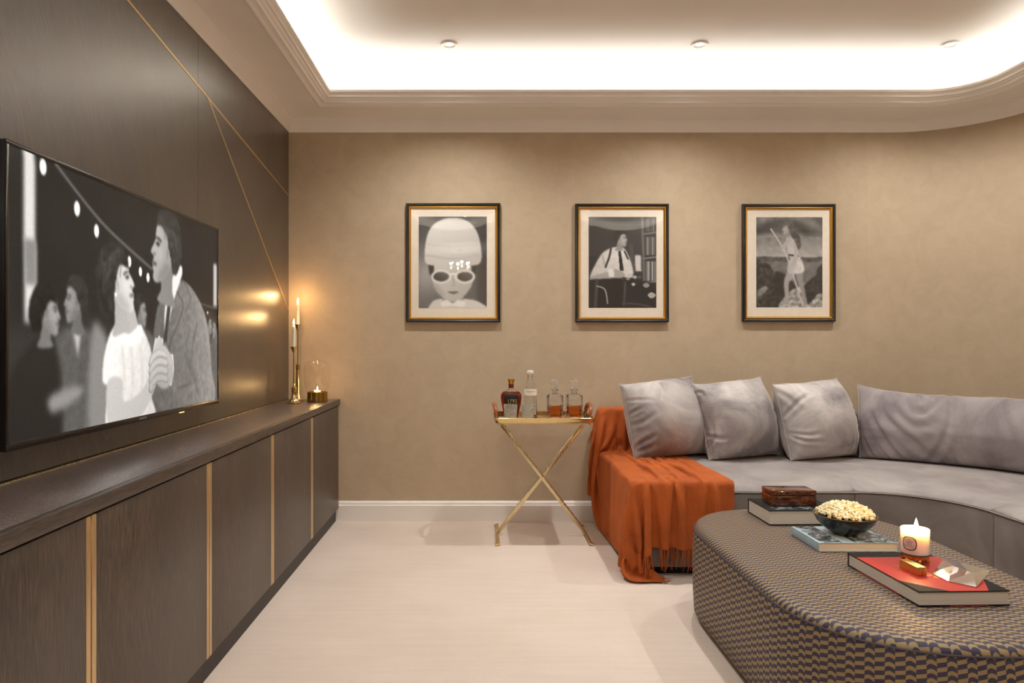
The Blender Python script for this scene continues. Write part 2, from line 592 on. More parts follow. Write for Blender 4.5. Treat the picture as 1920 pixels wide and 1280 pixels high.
# skirting: plan chains with a stepped profile
def skirting(name, pts, label):
    prof_s = [(0.0, 0.0), (0.018, 0.0), (0.018, 0.098), (0.013, 0.103), (0.013, 0.112), (0.010, 0.119), (0.005, 0.124), (0.0, 0.125)]
    bm = bmesh.new()
    rows = []
    for i, (x, y) in enumerate(pts):
        a = Vector(pts[max(i - 1, 0)]); b = Vector(pts[min(i + 1, len(pts) - 1)])
        t = (b - a).normalized(); nrm = Vector((t.y, -t.x))
        rows.append([bm.verts.new((x + nrm.x * d, y + nrm.y * d, z)) for d, z in prof_s])
    for a, b in zip(rows[:-1], rows[1:]):
        for k in range(len(prof_s) - 1):
            bm.faces.new((a[k], a[k + 1], b[k + 1], b[k]))
    bm.faces.new(rows[0]); bm.faces.new(rows[-1][::-1])
    struct(name, bm, M_PAINT, label, angle=30)
back_pts = [(-0.925, YB)] + full[2:23]
skirting('baseboard_back', back_pts, 'cream stepped skirting along the back wall')
skirting('baseboard_right', full[22:-1] , 'cream stepped skirting along the right wall')

# ------------------------------------------------------------------ cove strip + downlights
def strip(off0, off1, z):
    bm = bmesh.new()
    rings = []
    for o, zz in ((off0, z), (off1, z), (off1, z + 0.006), (off0, z + 0.006)):
        rings.append([bm.verts.new((x, y, zz)) for x, y in outline(o, 20, YFC)])
    n = len(rings[0])
    for a, b in zip(rings, rings[1:] + rings[:1]):
        for k in range(n):
            bm.faces.new((a[k], a[(k + 1) % n], b[(k + 1) % n], b[k]))
    return bm
cove = obj('cove_light', strip(0.12, 0.21, 2.5625), mat_emit('warm_led_strip', (0.98, 0.97, 0.90), COVE_W))
tag(cove, 'warm light strip hidden in the ceiling cove behind the lip', 'light strip')

def downlight(x, y, label, dim=1.0):
    t = thing('downlight', label, 'ceiling light', (x, y, ZC), 0, 'recessed downlights')
    obj('trim_ring', lat([(0.030, 0.0), (0.0305, -0.004), (0.034, -0.0065), (0.042, -0.006), (0.0455, -0.003), (0.046, 0.0)], 40), M_WHITE, t)
    obj('baffle', lat([(0.030, -0.0042), (0.027, -0.002), (0.023, -0.0012), (0.022, -0.0012)], 40), M_WHITE, t)
    obj('lens', lat([(0.0, -0.0022), (0.018, -0.0022), (0.022, -0.0012)], 40), M_LENS, t)
    ld = bpy.data.lights.new('downlight_beam', 'SPOT')
    ld.energy = SPOT_W * dim
    ld.color = WARM
    ld.spot_size = math.radians(140)
    ld.spot_blend = 1.0
    ld.shadow_soft_size = 0.03
    lo = bpy.data.objects.new('downlight_beam', ld)
    C.objects.link(lo)
    lo.parent = t
    lo.location = (0, 0, -0.012)
    return t
names3 = ['over the left picture', 'over the middle picture', 'nearest the curved corner']
for j, yy in enumerate((3.66, 2.25, 0.82)):
    for i, xx in enumerate((-0.18, 1.16, 2.50)):
        where = names3[i] if j == 0 else ['left', 'middle', 'right'][i] + ' one of row ' + ['', 'two', 'three'][j] + ' from the back wall'
        downlight(xx, yy, 'round white recessed downlight ' + where, 1.0 if j == 0 else 0.45)

def chandelier(x, y, ztop):
    t = thing('chandelier', 'brass chandelier with candle bulbs hanging behind the viewer', 'chandelier', (x, y, ztop))
    obj('canopy', lat([(0.0, -0.03), (0.02, -0.03), (0.055, -0.008), (0.06, 0.0), (0.0, 0.0)], 28), M_POL, t)
    obj('stem', lat([(0.0, -0.50), (0.012, -0.49), (0.02, -0.45), (0.012, -0.41), (0.006, -0.38), (0.006, -0.028), (0.0, -0.028)], 16), M_POL, t)
    M_BULB = mat_emit('warm_bulb', (1.0, 0.82, 0.6), 7.0)
    for k in range(6):
        a = 2 * PI * k / 6 + 0.3
        c, s_ = math.cos(a), math.sin(a)
        arm = obj('arm', tube(bmesh.new(), [(0.012 * c, 0.012 * s_, -0.45), (0.10 * c, 0.10 * s_, -0.50), (0.18 * c, 0.18 * s_, -0.48), (0.21 * c, 0.21 * s_, -0.43)], 0.006, 8), M_POL, t)
        obj('cup', lathe(bmesh.new(), [(0.0, -0.435), (0.010, -0.435), (0.024, -0.418), (0.011, -0.415), (0.011, -0.36), (0.0, -0.36)], 18, cx=0.21 * c, cy=0.21 * s_), M_POL, arm)
        obj('bulb', lathe(bmesh.new(), [(0.0, -0.36), (0.008, -0.358), (0.016, -0.335), (0.015, -0.315), (0.008, -0.285), (0.0, -0.262)], 14, cx=0.21 * c, cy=0.21 * s_), M_BULB, arm, angle=180)
        ld = bpy.data.lights.new('bulb_glow', 'POINT'); ld.energy = CHAND_W; ld.color = (1.0, 0.95, 0.87); ld.shadow_soft_size = 0.02
        lo = bpy.data.objects.new('bulb_glow', ld); C.objects.link(lo); lo.parent = t; lo.location = (0.21 * c, 0.21 * s_, -0.245)
chandelier(-0.25, -0.75, 2.452)

# ------------------------------------------------------------------ sideboard: worktop + cabinet units
XF = -0.905
WT0 = YB - 0.012 - 6 * 0.683
wt = thing('worktop', 'long dark worktop with pebbled leather inlay running under the television', 'worktop', (0, 0, 0))
obj('slab', bx((XL + 0.002, WT0, 0.733), (-0.900, YB - 0.003, 0.7665), 0.0015), M_EDGE, wt)
obj('leather_inlay', bx((XL + 0.020, WT0, 0.7655), (-0.922, YB - 0.02, 0.7687), 0.0008), M_SHAG, wt)
obj('front_edge', bx((-0.9215, WT0, 0.7655), (-0.900, YB - 0.003, 0.7686), 0.0008), M_EDGE, wt)
obj('wall_strip', bx((XL + 0.003, WT0, 0.7655), (XL + 0.0185, YB - 0.003, 0.7705), 0.0008), M_PALE, wt)

M_PLINTH = simple('dark_plinth', srgb(40, 32, 27), 0.5)
PITCH = 0.683
units = ['at the far end against the back wall', 'second from the back wall', 'third from the back wall', 'fourth from the back wall', 'fifth from the back wall, at the left edge', 'sixth from the back wall, beside the viewer']
for k in range(6):
    y1 = YB - 0.012 - k * PITCH
    y0 = y1 - PITCH
    t = thing('cabinet', 'dark veneered cabinet with brass edged door, ' + units[k], 'cabinet', (0, (y0 + y1) / 2, 0), 0, 'cabinet units under the worktop')
    h = PITCH / 2
    obj('body', bx((XL + 0.003, -h + 0.0005, 0.084), (XF - 0.021, h - 0.0005, 0.7315)), M_DARK, t)
    obj('plinth', bx((XL + 0.003, -h + 0.0005, 0.0), (-0.926, h - 0.0005, 0.084)), M_PLINTH, t)
    g, b = 0.0028, 0.0175
    d = obj('door', bx((XF - 0.020, -h + g + b, 0.086), (XF, h - g - b, 0.727), 0.0008), M_DOOR, t)
    for s in (-1, 1):
        if k == 0 and s == 1:
            lo_, hi_ = h - g - b, h - g - b + 0.010
        else:
            lo_, hi_ = (h - g - b, h - g) if s > 0 else (-h + g, -h + g + b)
        obj('brass_edge', bx((XF - 0.020, lo_, 0.086), (XF + 0.0006, hi_, 0.727), 0.0006), M_INLAY, d)

# ------------------------------------------------------------------ a small painter for flat printed pictures
class Canvas:
    """greyscale picture in [0,1] coordinates (x right, y down), drawn with soft-edged splines"""
    def __init__(s, w, h, asp, base=0.1):
        s.w, s.h, s.asp = w, h, asp
        xs, ys = np.meshgrid((np.arange(w)) / (w - 1), (np.arange(h)) / (h - 1))
        s.x, s.y = xs, ys
        s.a = np.full((h, w), base, float)
        g = np.random.default_rng(3)
        s.grain = g.standard_normal((h, w))
    def blur(s, m, r):
        if r < 1: return m
        for ax in (0, 1):
            for _ in range(2):
                p = np.concatenate([np.repeat(np.take(m, [0], ax), r, ax), m, np.repeat(np.take(m, [-1], ax), r + 1, ax)], ax)
                c = np.cumsum(p, ax)
                n = m.shape[ax]
                m = (np.take(c, range(2 * r, 2 * r + n), ax) - np.concatenate([np.zeros_like(np.take(c, [0], ax)), np.take(c, range(0, n - 1), ax)], ax)) / (2 * r + 1)
        return m
    def curve(s, pts, closed=True, k=6):
        p = np.array(pts, float)
        n = len(p)
        out = []
        for i in range(n if closed else n - 1):
            p0, p1, p2, p3 = (p[(i + d) % n] if closed else p[min(max(i + d, 0), n - 1)] for d in (-1, 0, 1, 2))
            for t in np.arange(k) / k:
                out.append(0.5 * ((2 * p1) + (p2 - p0) * t + (2 * p0 - 5 * p1 + 4 * p2 - p3) * t * t + (3 * p1 - p0 - 3 * p2 + p3) * t ** 3))
        if not closed: out.append(p[-1])
        return np.array(out)
    def mask(s, pts, smooth=True, soft=1):
        q = s.curve(pts) if smooth else np.array(pts, float)
        x0, y0 = q.min(0); x1, y1 = q.max(0)
        m = np.zeros((s.h, s.w))
        ix = slice(max(int(x0 * s.w) - 1, 0), min(int(x1 * s.w) + 2, s.w)); iy = slice(max(int(y0 * s.h) - 1, 0), min(int(y1 * s.h) + 2, s.h))
        X, Y = s.x[iy, ix], s.y[iy, ix]
        ins = np.zeros(X.shape, bool)
        for a, b in zip(q, np.roll(q, -1, 0)):
            if a[1] == b[1]: continue
            ins ^= ((a[1] > Y) != (b[1] > Y)) & (X < (b[0] - a[0]) * (Y - a[1]) / (b[1] - a[1]) + a[0])
        m[iy, ix] = ins
        return s.blur(m, soft)
    def put(s, m, v):
        s.a = s.a * (1 - m) + v * m
    def fill(s, pts, v, soft=1, smooth=True, alpha=1.0, grad=None, tex=0.0):
        """v tone; grad = (gx, gy) tone slope across the shape"""
        m = s.mask(pts, smooth, soft) * alpha
        q = np.array(pts, float).mean(0)
        t = v
        if grad is not None: t = v + grad[0] * (s.x - q[0]) + grad[1] * (s.y - q[1])
        if tex: t = t + tex * s.blur(s.grain, 2) * 4
        s.put(m, t)
    def dot(s, x, y, rx, ry, v, soft=0.25, alpha=1.0):
        d = np.sqrt(((s.x - x) / rx) ** 2 + ((s.y - y) / ry) ** 2)
        s.put(np.clip((1 - d) / soft, 0, 1) * alpha, v)
    def line(s, pts, wd, v, soft=0, alpha=1.0):
        q = s.curve(pts, False, 8)
        d = np.full((s.h, s.w), 9.0)
        for a, b in zip(q[:-1], q[1:]):
            ab = (b - a) * (s.asp, 1)
            px, py = (s.x - a[0]) * s.asp, s.y - a[1]
            L = (ab ** 2).sum() + 1e-12
            t = np.clip((px * ab[0] + py * ab[1]) / L, 0, 1)
            d = np.minimum(d, np.hypot(px - t * ab[0], py - t * ab[1]))
        s.put(s.blur(np.clip((wd - d) * s.h + 0.5, 0, 1), soft) * alpha, v)
    def to_obj(s, name, m, parent, org, ux, uy, tint=(1.0, 0.97, 0.93)):
        """org: top-left corner; ux, uy: full edge vectors"""
        X = np.array(org)[None, None] + s.x[..., None] * np.array(ux) + s.y[..., None] * np.array(uy)
        me = grid_mesh(name, X.transpose(1, 0, 2))
        v = np.clip(s.a.T.reshape(-1), 0, 1)
        v = np.where(v <= 0.04045, v / 12.92, ((v + 0.055) / 1.055) ** 2.4)
        c = np.ones((len(v), 4), np.float32)
        c[:, :3] = v[:, None] * np.array(tint)
        at = me.color_attributes.new('ink', 'FLOAT_COLOR', 'POINT')
        at.data.foreach_set('color', c.reshape(-1))
        return obj(name, me, m, parent, angle=None)

def ell(cx, cy, rx, ry, n=12, rot=0.0, asp=1.0):
    out = []
    for k in range(n):
        a = 2 * PI * k / n
        x, y = rx * math.cos(a), ry * math.sin(a)
        out.append((cx + (x * math.cos(rot) * asp - y * math.sin(rot)) / asp if False else cx + x * math.cos(rot) - y * math.sin(rot), cy + x * math.sin(rot) + y * math.cos(rot)))
    return out

def head(c, x, y, r, face, tone, hair, style='short', asp=1.0, tilt=0.0, seed=1):
    """generic stylised profile head: r = half height (in y), face = -1 looks left, +1 looks right"""
    w = r / asp
    f = face
    ct, st = math.cos(tilt), math.sin(tilt)
    def S(pts): return [(x + (px * ct + py * st) * w * f, y + (-px * st + py * ct) * r) for px, py in pts]
    c.fill(S([(-0.45, 0.3), (0.15, 0.5), (0.24, 0.85), (0.2, 1.15), (0.34, 1.5), (-0.7, 1.5), (-0.5, 1.1), (-0.46, 0.7)]), tone - 0.15, 1, True, grad=(0.25 * f, 0.1))
    skin = [(-0.45, -0.8), (0.1, -0.95), (0.5, -0.78), (0.66, -0.45), (0.66, -0.2), (0.72, -0.08), (0.88, 0.2), (0.84, 0.28), (0.72, 0.32), (0.74, 0.44), (0.78, 0.5), (0.73, 0.58), (0.76, 0.66), (0.68, 0.74), (0.7, 0.88), (0.6, 1.0), (0.4, 1.0), (0.0, 0.78), (-0.3, 0.45), (-0.6, 0.1)]
    c.fill(S(skin), tone, 1, True, grad=(0.12 * f / w * 0.7, -0.1 / r * 0.4))
    c.fill(S([(-0.1, 0.3), (0.2, 0.55), (0.45, 0.92), (0.1, 0.85), (-0.25, 0.5)]), tone - 0.16, 3, alpha=0.8)
    c.fill(S([(0.28, -0.02), (0.5, 0.08), (0.46, 0.35), (0.25, 0.3)]), tone + 0.06, 3, alpha=0.7)
    c.fill(S([(0.34, -0.22), (0.5, -0.26), (0.62, -0.24), (0.66, -0.19), (0.5, -0.19), (0.34, -0.14)]), tone * 0.3, 1)
    c.fill(S([(0.4, -0.09), (0.52, -0.13), (0.63, -0.08), (0.6, -0.02), (0.48, -0.02)]), tone * 0.3, 1)
    c.fill(S([(0.62, 0.22), (0.76, 0.24), (0.74, 0.3), (0.64, 0.3)]), tone * 0.6, 1, alpha=0.8)
    c.fill(S([(0.52, 0.48), (0.76, 0.47), (0.75, 0.56), (0.58, 0.57)]), tone * 0.5, 1)
    if style == 'short':
        hp = [(0.62, -0.58), (0.66, -0.86), (0.42, -1.1), (-0.1, -1.2), (-0.65, -1.02), (-0.95, -0.5), (-0.92, 0.1), (-0.68, 0.55), (-0.42, 0.5), (-0.28, 0.12), (-0.1, 0.1), (-0.06, -0.3), (0.1, -0.5), (0.4, -0.62)]
    else:
        hp = [(0.66, -0.34), (0.66, -0.72), (0.42, -1.08), (-0.1, -1.22), (-0.72, -1.05), (-1.12, -0.5), (-1.22, 0.2), (-1.05, 0.78), (-0.7, 0.95), (-0.42, 0.75), (-0.34, 0.3), (-0.12, 0.1), (-0.05, -0.25), (0.2, -0.5), (0.45, -0.42)]
    c.fill(S(hp), hair, 1, tex=0.04)
    g = random.Random(seed)
    if r > 0.1:
        for k in range(26):
            u = g.uniform(-0.75, 0.35); v0 = -1.05 + 0.5 * abs(u) + g.uniform(0, 0.5)
            c.line(S([(u + 0.25, v0), (u, v0 + g.uniform(0.0, 0.12)), (u - 0.22, v0 + g.uniform(0.25, 0.5))]), 0.0025, hair + g.choice((0.2, 0.12, -0.06, 0.16)), 1, 0.7)
    c.fill(S([(-0.2, -0.02), (-0.02, -0.1), (0.02, 0.12), (-0.1, 0.34), (-0.2, 0.28)]), tone * 0.92, 1)
    c.line(S([(-0.14, 0.02), (-0.05, 0.02), (-0.08, 0.22)]), 0.003, tone * 0.5, 1, 0.7)

def film_scene():
    c = Canvas(400, 226, 16 / 9, 0.085)
    c.a += 0.03 * c.y + 0.03 * c.blur(c.grain, 12) * 6
    # pale post at the left, distant bright doorway at the right
    c.fill([(0.04, 0), (0.075, 0), (0.08, 0.6), (0.045, 0.6)], 0.86, 2, False)
    c.fill([(0.044, 0.3), (0.078, 0.3), (0.078, 0.46), (0.046, 0.46)], 0.52, 2, False)
    c.fill([(0.965, 0.2), (0.995, 0.2), (0.995, 0.45), (0.965, 0.45)], 0.75, 2, False)
    c.fill([(0.0, 0.62), (0.2, 0.54), (0.5, 0.6), (1.0, 0.5), (1.0, 1.0), (0, 1)], 0.17, 8, False)
    # festoon of lamps
    c.line([(0.14, 0.0), (0.32, 0.17), (0.55, 0.31)], 0.006, 0.45, 1)
    c.line([(0.72, 0.38), (0.85, 0.44), (1.0, 0.46)], 0.004, 0.4, 1)
    for x, y, s in ((0.10, 0.03, 1.2), (0.215, 0.14, 1.2), (0.29, 0.205, 1.1), (0.375, 0.265, 1.0), (0.435, 0.3, 1.0), (0.49, 0.335, 0.9), (0.53, 0.355, 0.9), (0.77, 0.43, 1.5), (0.86, 0.475, 0.8), (0.92, 0.5, 0.7), (0.745, 0.45, 0.7)):
        c.dot(x, y, 0.011 * s, 0.03 * s, 0.97, 0.35)
    # guests behind, out of focus
    def guest(x, y, r, coat, f, shirt=None):
        c.fill([(x - 0.06, y + r * 1.5), (x, y + r * 1.15), (x + 0.06, y + r * 1.5), (x + 0.085, y + r * 3), (x + 0.09, 1.05), (x - 0.09, 1.05), (x - 0.085, y + r * 3)], coat, 3, tex=0.02)
        if shirt: c.fill([(x - 0.012, y + r * 1.2), (x + 0.022, y + r * 1.2), (x + 0.008, y + r * 2.6)], shirt, 2, False)
        head(c, x, y, r, f, 0.55, 0.15, 'short', 16 / 9)
    guest(0.21, 0.5, 0.085, 0.33, -1, 0.75)
    guest(0.93, 0.56, 0.055, 0.3, 1)
    guest(0.985, 0.58, 0.06, 0.36, -1)
    c.fill([(0.27, 0.62), (0.31, 0.6), (0.34, 0.7), (0.34, 1.05), (0.26, 1.05)], 0.52, 4)
    guest(0.49, 0.52, 0.07, 0.36, 1, 0.7)
    # lady in a black frock at the left edge
    c.fill([(0.03, 0.72), (0.10, 0.63), (0.145, 0.7), (0.16, 0.85), (0.15, 1.05), (0.0, 1.05), (0.0, 0.8)], 0.11, 3)
    head(c, 0.115, 0.55, 0.085, 1, 0.6, 0.08, 'long', 16 / 9)
    c.fill([(0.12, 0.86), (0.2, 0.83), (0.24, 0.85), (0.2, 0.89), (0.13, 0.92)], 0.55, 3)
    # his coat
    c.fill([(0.60, 0.45), (0.68, 0.36), (0.76, 0.34), (0.85, 0.42), (0.92, 0.56), (0.95, 0.8), (0.955, 1.02), (0.56, 1.02), (0.55, 0.75), (0.57, 0.55)], 0.45, 1, grad=(0.5, -0.05), tex=0.03)
    c.fill([(0.655, 0.36), (0.715, 0.26), (0.735, 0.3), (0.68, 0.45), (0.63, 0.62), (0.625, 0.5)], 0.92, 1)
    c.fill([(0.648, 0.42), (0.668, 0.43), (0.636, 0.66), (0.616, 0.66)], 0.2, 1, False)
    c.line([(0.70, 0.4), (0.74, 0.48), (0.66, 0.66), (0.62, 0.8)], 0.004, 0.26, 1)
    c.line([(0.74, 0.33), (0.79, 0.42), (0.755, 0.5)], 0.003, 0.3, 1)
    c.line([(0.84, 0.55), (0.8, 0.75), (0.85, 0.95)], 0.006, 0.33, 2)
    head(c, 0.635, 0.205, 0.175, -1, 0.66, 0.17, 'short', 16 / 9, 0.12, 5)
    # her blouse, neck and head turned up to him
    c.fill([(0.36, 0.6), (0.43, 0.56), (0.5, 0.6), (0.55, 0.72), (0.545, 0.9), (0.56, 1.02), (0.34, 1.02), (0.345, 0.86), (0.315, 0.82), (0.325, 0.7)], 0.9, 1, grad=(-0.5, -0.15), tex=0.02)
    for x0 in (0.40, 0.44, 0.49):
        c.line([(x0, 0.68), (x0 + 0.012, 0.82), (x0 - 0.004, 1.0)], 0.004, 0.7, 2)
    c.fill([(0.405, 0.5), (0.455, 0.5), (0.475, 0.6), (0.43, 0.64), (0.395, 0.6)], 0.72, 1)
    c.fill([(0.385, 0.58), (0.43, 0.625), (0.49, 0.58), (0.5, 0.63), (0.44, 0.68), (0.385, 0.635)], 0.97, 1)
    head(c, 0.385, 0.40, 0.145, 1, 0.84, 0.14, 'long', 16 / 9, 0.25, 9)
    c.dot(0.372, 0.455, 0.005, 0.010, 0.97)
    # joined hands
    c.fill([(0.335, 0.83), (0.4, 0.82), (0.41, 0.92), (0.5, 0.88), (0.56, 0.78), (0.585, 0.83), (0.52, 0.97), (0.45, 1.02), (0.345, 1.02)], 0.74, 1, grad=(-0.2, -0.1))
    c.fill([(0.7, 0.68), (0.8, 0.76), (0.82, 0.88), (0.7, 0.93), (0.655, 0.86), (0.66, 0.74)], 0.43, 1, tex=0.03)
    c.line([(0.67, 0.73), (0.675, 0.8), (0.66, 0.87)], 0.010, 0.9, 0)
    for k, (x, y) in enumerate(((0.575, 0.655), (0.592, 0.645), (0.608, 0.655))):
        c.line([(0.55, 0.78), (0.565, 0.71), (x, y)], 0.016, 0.80 - 0.03 * k, 0)
    c.fill([(0.575, 0.73), (0.63, 0.70), (0.672, 0.74), (0.675, 0.84), (0.635, 0.89), (0.585, 0.87), (0.56, 0.80)], 0.66, 1, grad=(0.4, -0.4))
    for k in range(4):
        y = 0.735 + 0.040 * k
        c.line([(0.635, y - 0.012), (0.59, y - 0.022), (0.555, y), (0.545, y + 0.028)], 0.021, 0.50, 0)
        c.line([(0.635, y - 0.014), (0.59, y - 0.024), (0.556, y - 0.003), (0.546, y + 0.024)], 0.0165, 0.78 - 0.03 * k, 1)
    c.line([(0.66, 0.76), (0.63, 0.70), (0.60, 0.685)], 0.017, 0.72, 1)
    # pocket flap, folds and rim light along his sleeve
    c.line([(0.70, 0.9), (0.78, 0.885)], 0.004, 0.28, 1)
    c.line([(0.88, 0.5), (0.925, 0.66), (0.945, 0.9)], 0.008, 0.62, 2, 0.7)
    c.line([(0.78, 0.6), (0.76, 0.72), (0.79, 0.8)], 0.006, 0.36, 2, 0.8)
    c.a += 0.012 * c.grain
    return c

def poster_hat():
    c = Canvas(132, 174, 0.745, 0.4)
    c.a = 0.28 + 0.3 * np.exp(-((c.x - 0.1) / 0.25) ** 2 - ((c.y - 0.62) / 0.25) ** 2) + 0.12 * c.y - 0.12 * (c.x > 0.85)
    c.a = c.blur(c.a, 4)
    # coat and collar
    c.fill([(0.1, 1.05), (0.18, 0.95), (0.3, 0.9), (0.7, 0.9), (0.88, 0.93), (1.05, 1.02), (1.05, 1.1), (0.0, 1.1)], 0.86, 1)
    c.fill([(0.36, 0.8), (0.64, 0.8), (0.66, 0.95), (0.34, 0.95)], 0.62, 1, False)
    # face under a dome hat with round dark glasses
    c.fill([(0.19, 0.45), (0.81, 0.45), (0.81, 0.64), (0.76, 0.78), (0.62, 0.90), (0.5, 0.925), (0.37, 0.89), (0.24, 0.78), (0.19, 0.62)], 0.78, 1, grad=(-0.15, -0.1))
    c.fill([(0.22, 0.72), (0.3, 0.76), (0.38, 0.86), (0.34, 0.88), (0.24, 0.8)], 0.66, 3, alpha=0.7)
    c.fill([(0.14, 0.44), (0.22, 0.45), (0.22, 0.68), (0.16, 0.62)], 0.2, 1)
    c.fill([(0.78, 0.45), (0.86, 0.45), (0.84, 0.62), (0.78, 0.68)], 0.2, 1)
    c.fill([(0.1, 0.5), (0.11, 0.25), (0.2, 0.1), (0.35, 0.03), (0.5, 0.015), (0.66, 0.03), (0.8, 0.1), (0.9, 0.26), (0.91, 0.5), (0.7, 0.535), (0.5, 0.545), (0.3, 0.535)], 0.84, 1, grad=(-0.1, -0.12))
    c.line([(0.1, 0.42), (0.5, 0.46), (0.9, 0.42)], 0.006, 0.74, 1)
    c.line([(0.12, 0.3), (0.5, 0.33), (0.88, 0.3)], 0.004, 0.78, 1)
    c.fill(ell(0.33, 0.655, 0.15, 0.075, 14), 0.92, 1)
    c.fill(ell(0.68, 0.655, 0.15, 0.075, 14), 0.92, 1)
    c.line([(0.45, 0.64), (0.505, 0.625), (0.56, 0.64)], 0.012, 0.92, 0)
    c.fill(ell(0.33, 0.655, 0.115, 0.052, 14), 0.3, 1, grad=(0.6, -1.2))
    c.fill(ell(0.68, 0.655, 0.115, 0.052, 14), 0.3, 1, grad=(0.6, -1.2))
    c.line([(0.5, 0.67), (0.52, 0.74), (0.49, 0.755)], 0.006, 0.64, 1)
    c.fill([(0.43, 0.825), (0.47, 0.815), (0.51, 0.82), (0.55, 0.815), (0.59, 0.825), (0.51, 0.845)], 0.38, 1)
    c.fill([(0.5, 0.95), (0.42, 0.91), (0.33, 0.93), (0.34, 0.98), (0.43, 0.98), (0.5, 0.97), (0.58, 0.98), (0.67, 0.98), (0.68, 0.93), (0.58, 0.91)], 0.95, 1)
    c.a += 0.01 * c.grain
    return c

def poster_desk():
    c = Canvas(132, 174, 0.745, 0.17)
    c.a = 0.16 + 0.1 * (1 - c.y) * (c.x)
    # shelves with books at the right, a lit window
    for k in range(11):
        x = 0.84 + 0.014 * k
        c.fill([(x, 0.22), (x + 0.011, 0.22), (x + 0.011, 0.42), (x, 0.42)], 0.3 + 0.35 * ((k * 7) % 5) / 5, 0, False)
        c.fill([(x, 0.02), (x + 0.011, 0.02), (x + 0.011, 0.16), (x, 0.16)], 0.25 + 0.3 * ((k * 3) % 5) / 5, 0, False)
        c.fill([(x, 0.49), (x + 0.012, 0.49), (x + 0.012, 0.7), (x, 0.7)], 0.35 + 0.45 * ((k * 5) % 4) / 4, 0, False)
    for y in (0.17, 0.44, 0.71):
        c.line([(0.8, y + 0.02), (1.0, y)], 0.008, 0.5, 0)
    c.line([(0.79, 0.0), (0.82, 0.7)], 0.012, 0.45, 1)
    c.fill([(0.68, 0.42), (0.77, 0.42), (0.78, 0.6), (0.69, 0.6)], 0.82, 1, False)
    c.fill([(0.6, 0.3), (0.66, 0.3), (0.68, 0.62), (0.62, 0.62)], 0.3, 1, False)
    # sitter in shirt sleeves with dark tie
    c.fill([(0.02, 0.66), (0.1, 0.52), (0.2, 0.4), (0.32, 0.345), (0.46, 0.33), (0.56, 0.38), (0.66, 0.6), (0.6, 0.68), (0.4, 0.68), (0.25, 0.63), (0.12, 0.68)], 0.84, 1, grad=(0.1, -0.2), tex=0.02)
    c.line([(0.2, 0.42), (0.25, 0.56)], 0.006, 0.6, 1)
    c.line([(0.33, 0.35), (0.3, 0.45), (0.25, 0.55)], 0.012, 0.24, 0)
    c.line([(0.53, 0.38), (0.58, 0.46)], 0.010, 0.24, 0)
    c.fill([(0.435, 0.37), (0.475, 0.37), (0.52, 0.59), (0.46, 0.59)], 0.1, 0, False)
    head(c, 0.47, 0.24, 0.085, 1, 0.72, 0.12, 'short', 0.745)
    # forearms resting on a chair back, desk lamp and papers
    c.fill([(0.03, 0.66), (0.3, 0.6), (0.36, 0.57), (0.5, 0.6), (0.53, 0.66), (0.42, 0.68), (0.2, 0.7), (0.05, 0.74)], 0.66, 1)
    c.fill([(0.28, 0.57), (0.37, 0.57), (0.38, 0.66), (0.3, 0.66)], 0.92, 1, False)
    c.fill([(0.0, 0.69), (0.5, 0.67), (0.52, 1.05), (0.0, 1.05)], 0.09, 1, False)
    c.line([(0.12, 0.7), (0.1, 1.0)], 0.018, 0.24, 0)
    c.line([(0.12, 0.76), (0.24, 0.8), (0.28, 0.95)], 0.008, 0.62, 0)
    c.fill([(0.5, 0.66), (1.0, 0.74), (1.0, 1.0), (0.52, 1.0)], 0.12, 1, False)
    for x, y, r, v in ((0.6, 0.64, 0.04, 0.8), (0.68, 0.66, 0.035, 0.7), (0.75, 0.66, 0.03, 0.35), (0.66, 0.74, 0.03, 0.75), (0.85, 0.75, 0.05, 0.6), (0.93, 0.86, 0.06, 0.7), (0.58, 0.68, 0.03, 0.55)):
        c.fill([(x - r, y), (x, y - r * 0.5), (x + r, y), (x, y + r * 0.6)], v, 0)
    c.line([(0.52, 0.97), (0.54, 0.72)], 0.010, 0.3, 0)
    c.line([(0.5, 0.95), (0.75, 0.96), (0.95, 1.0)], 0.008, 0.3, 0)
    c.a += 0.012 * c.grain
    return c

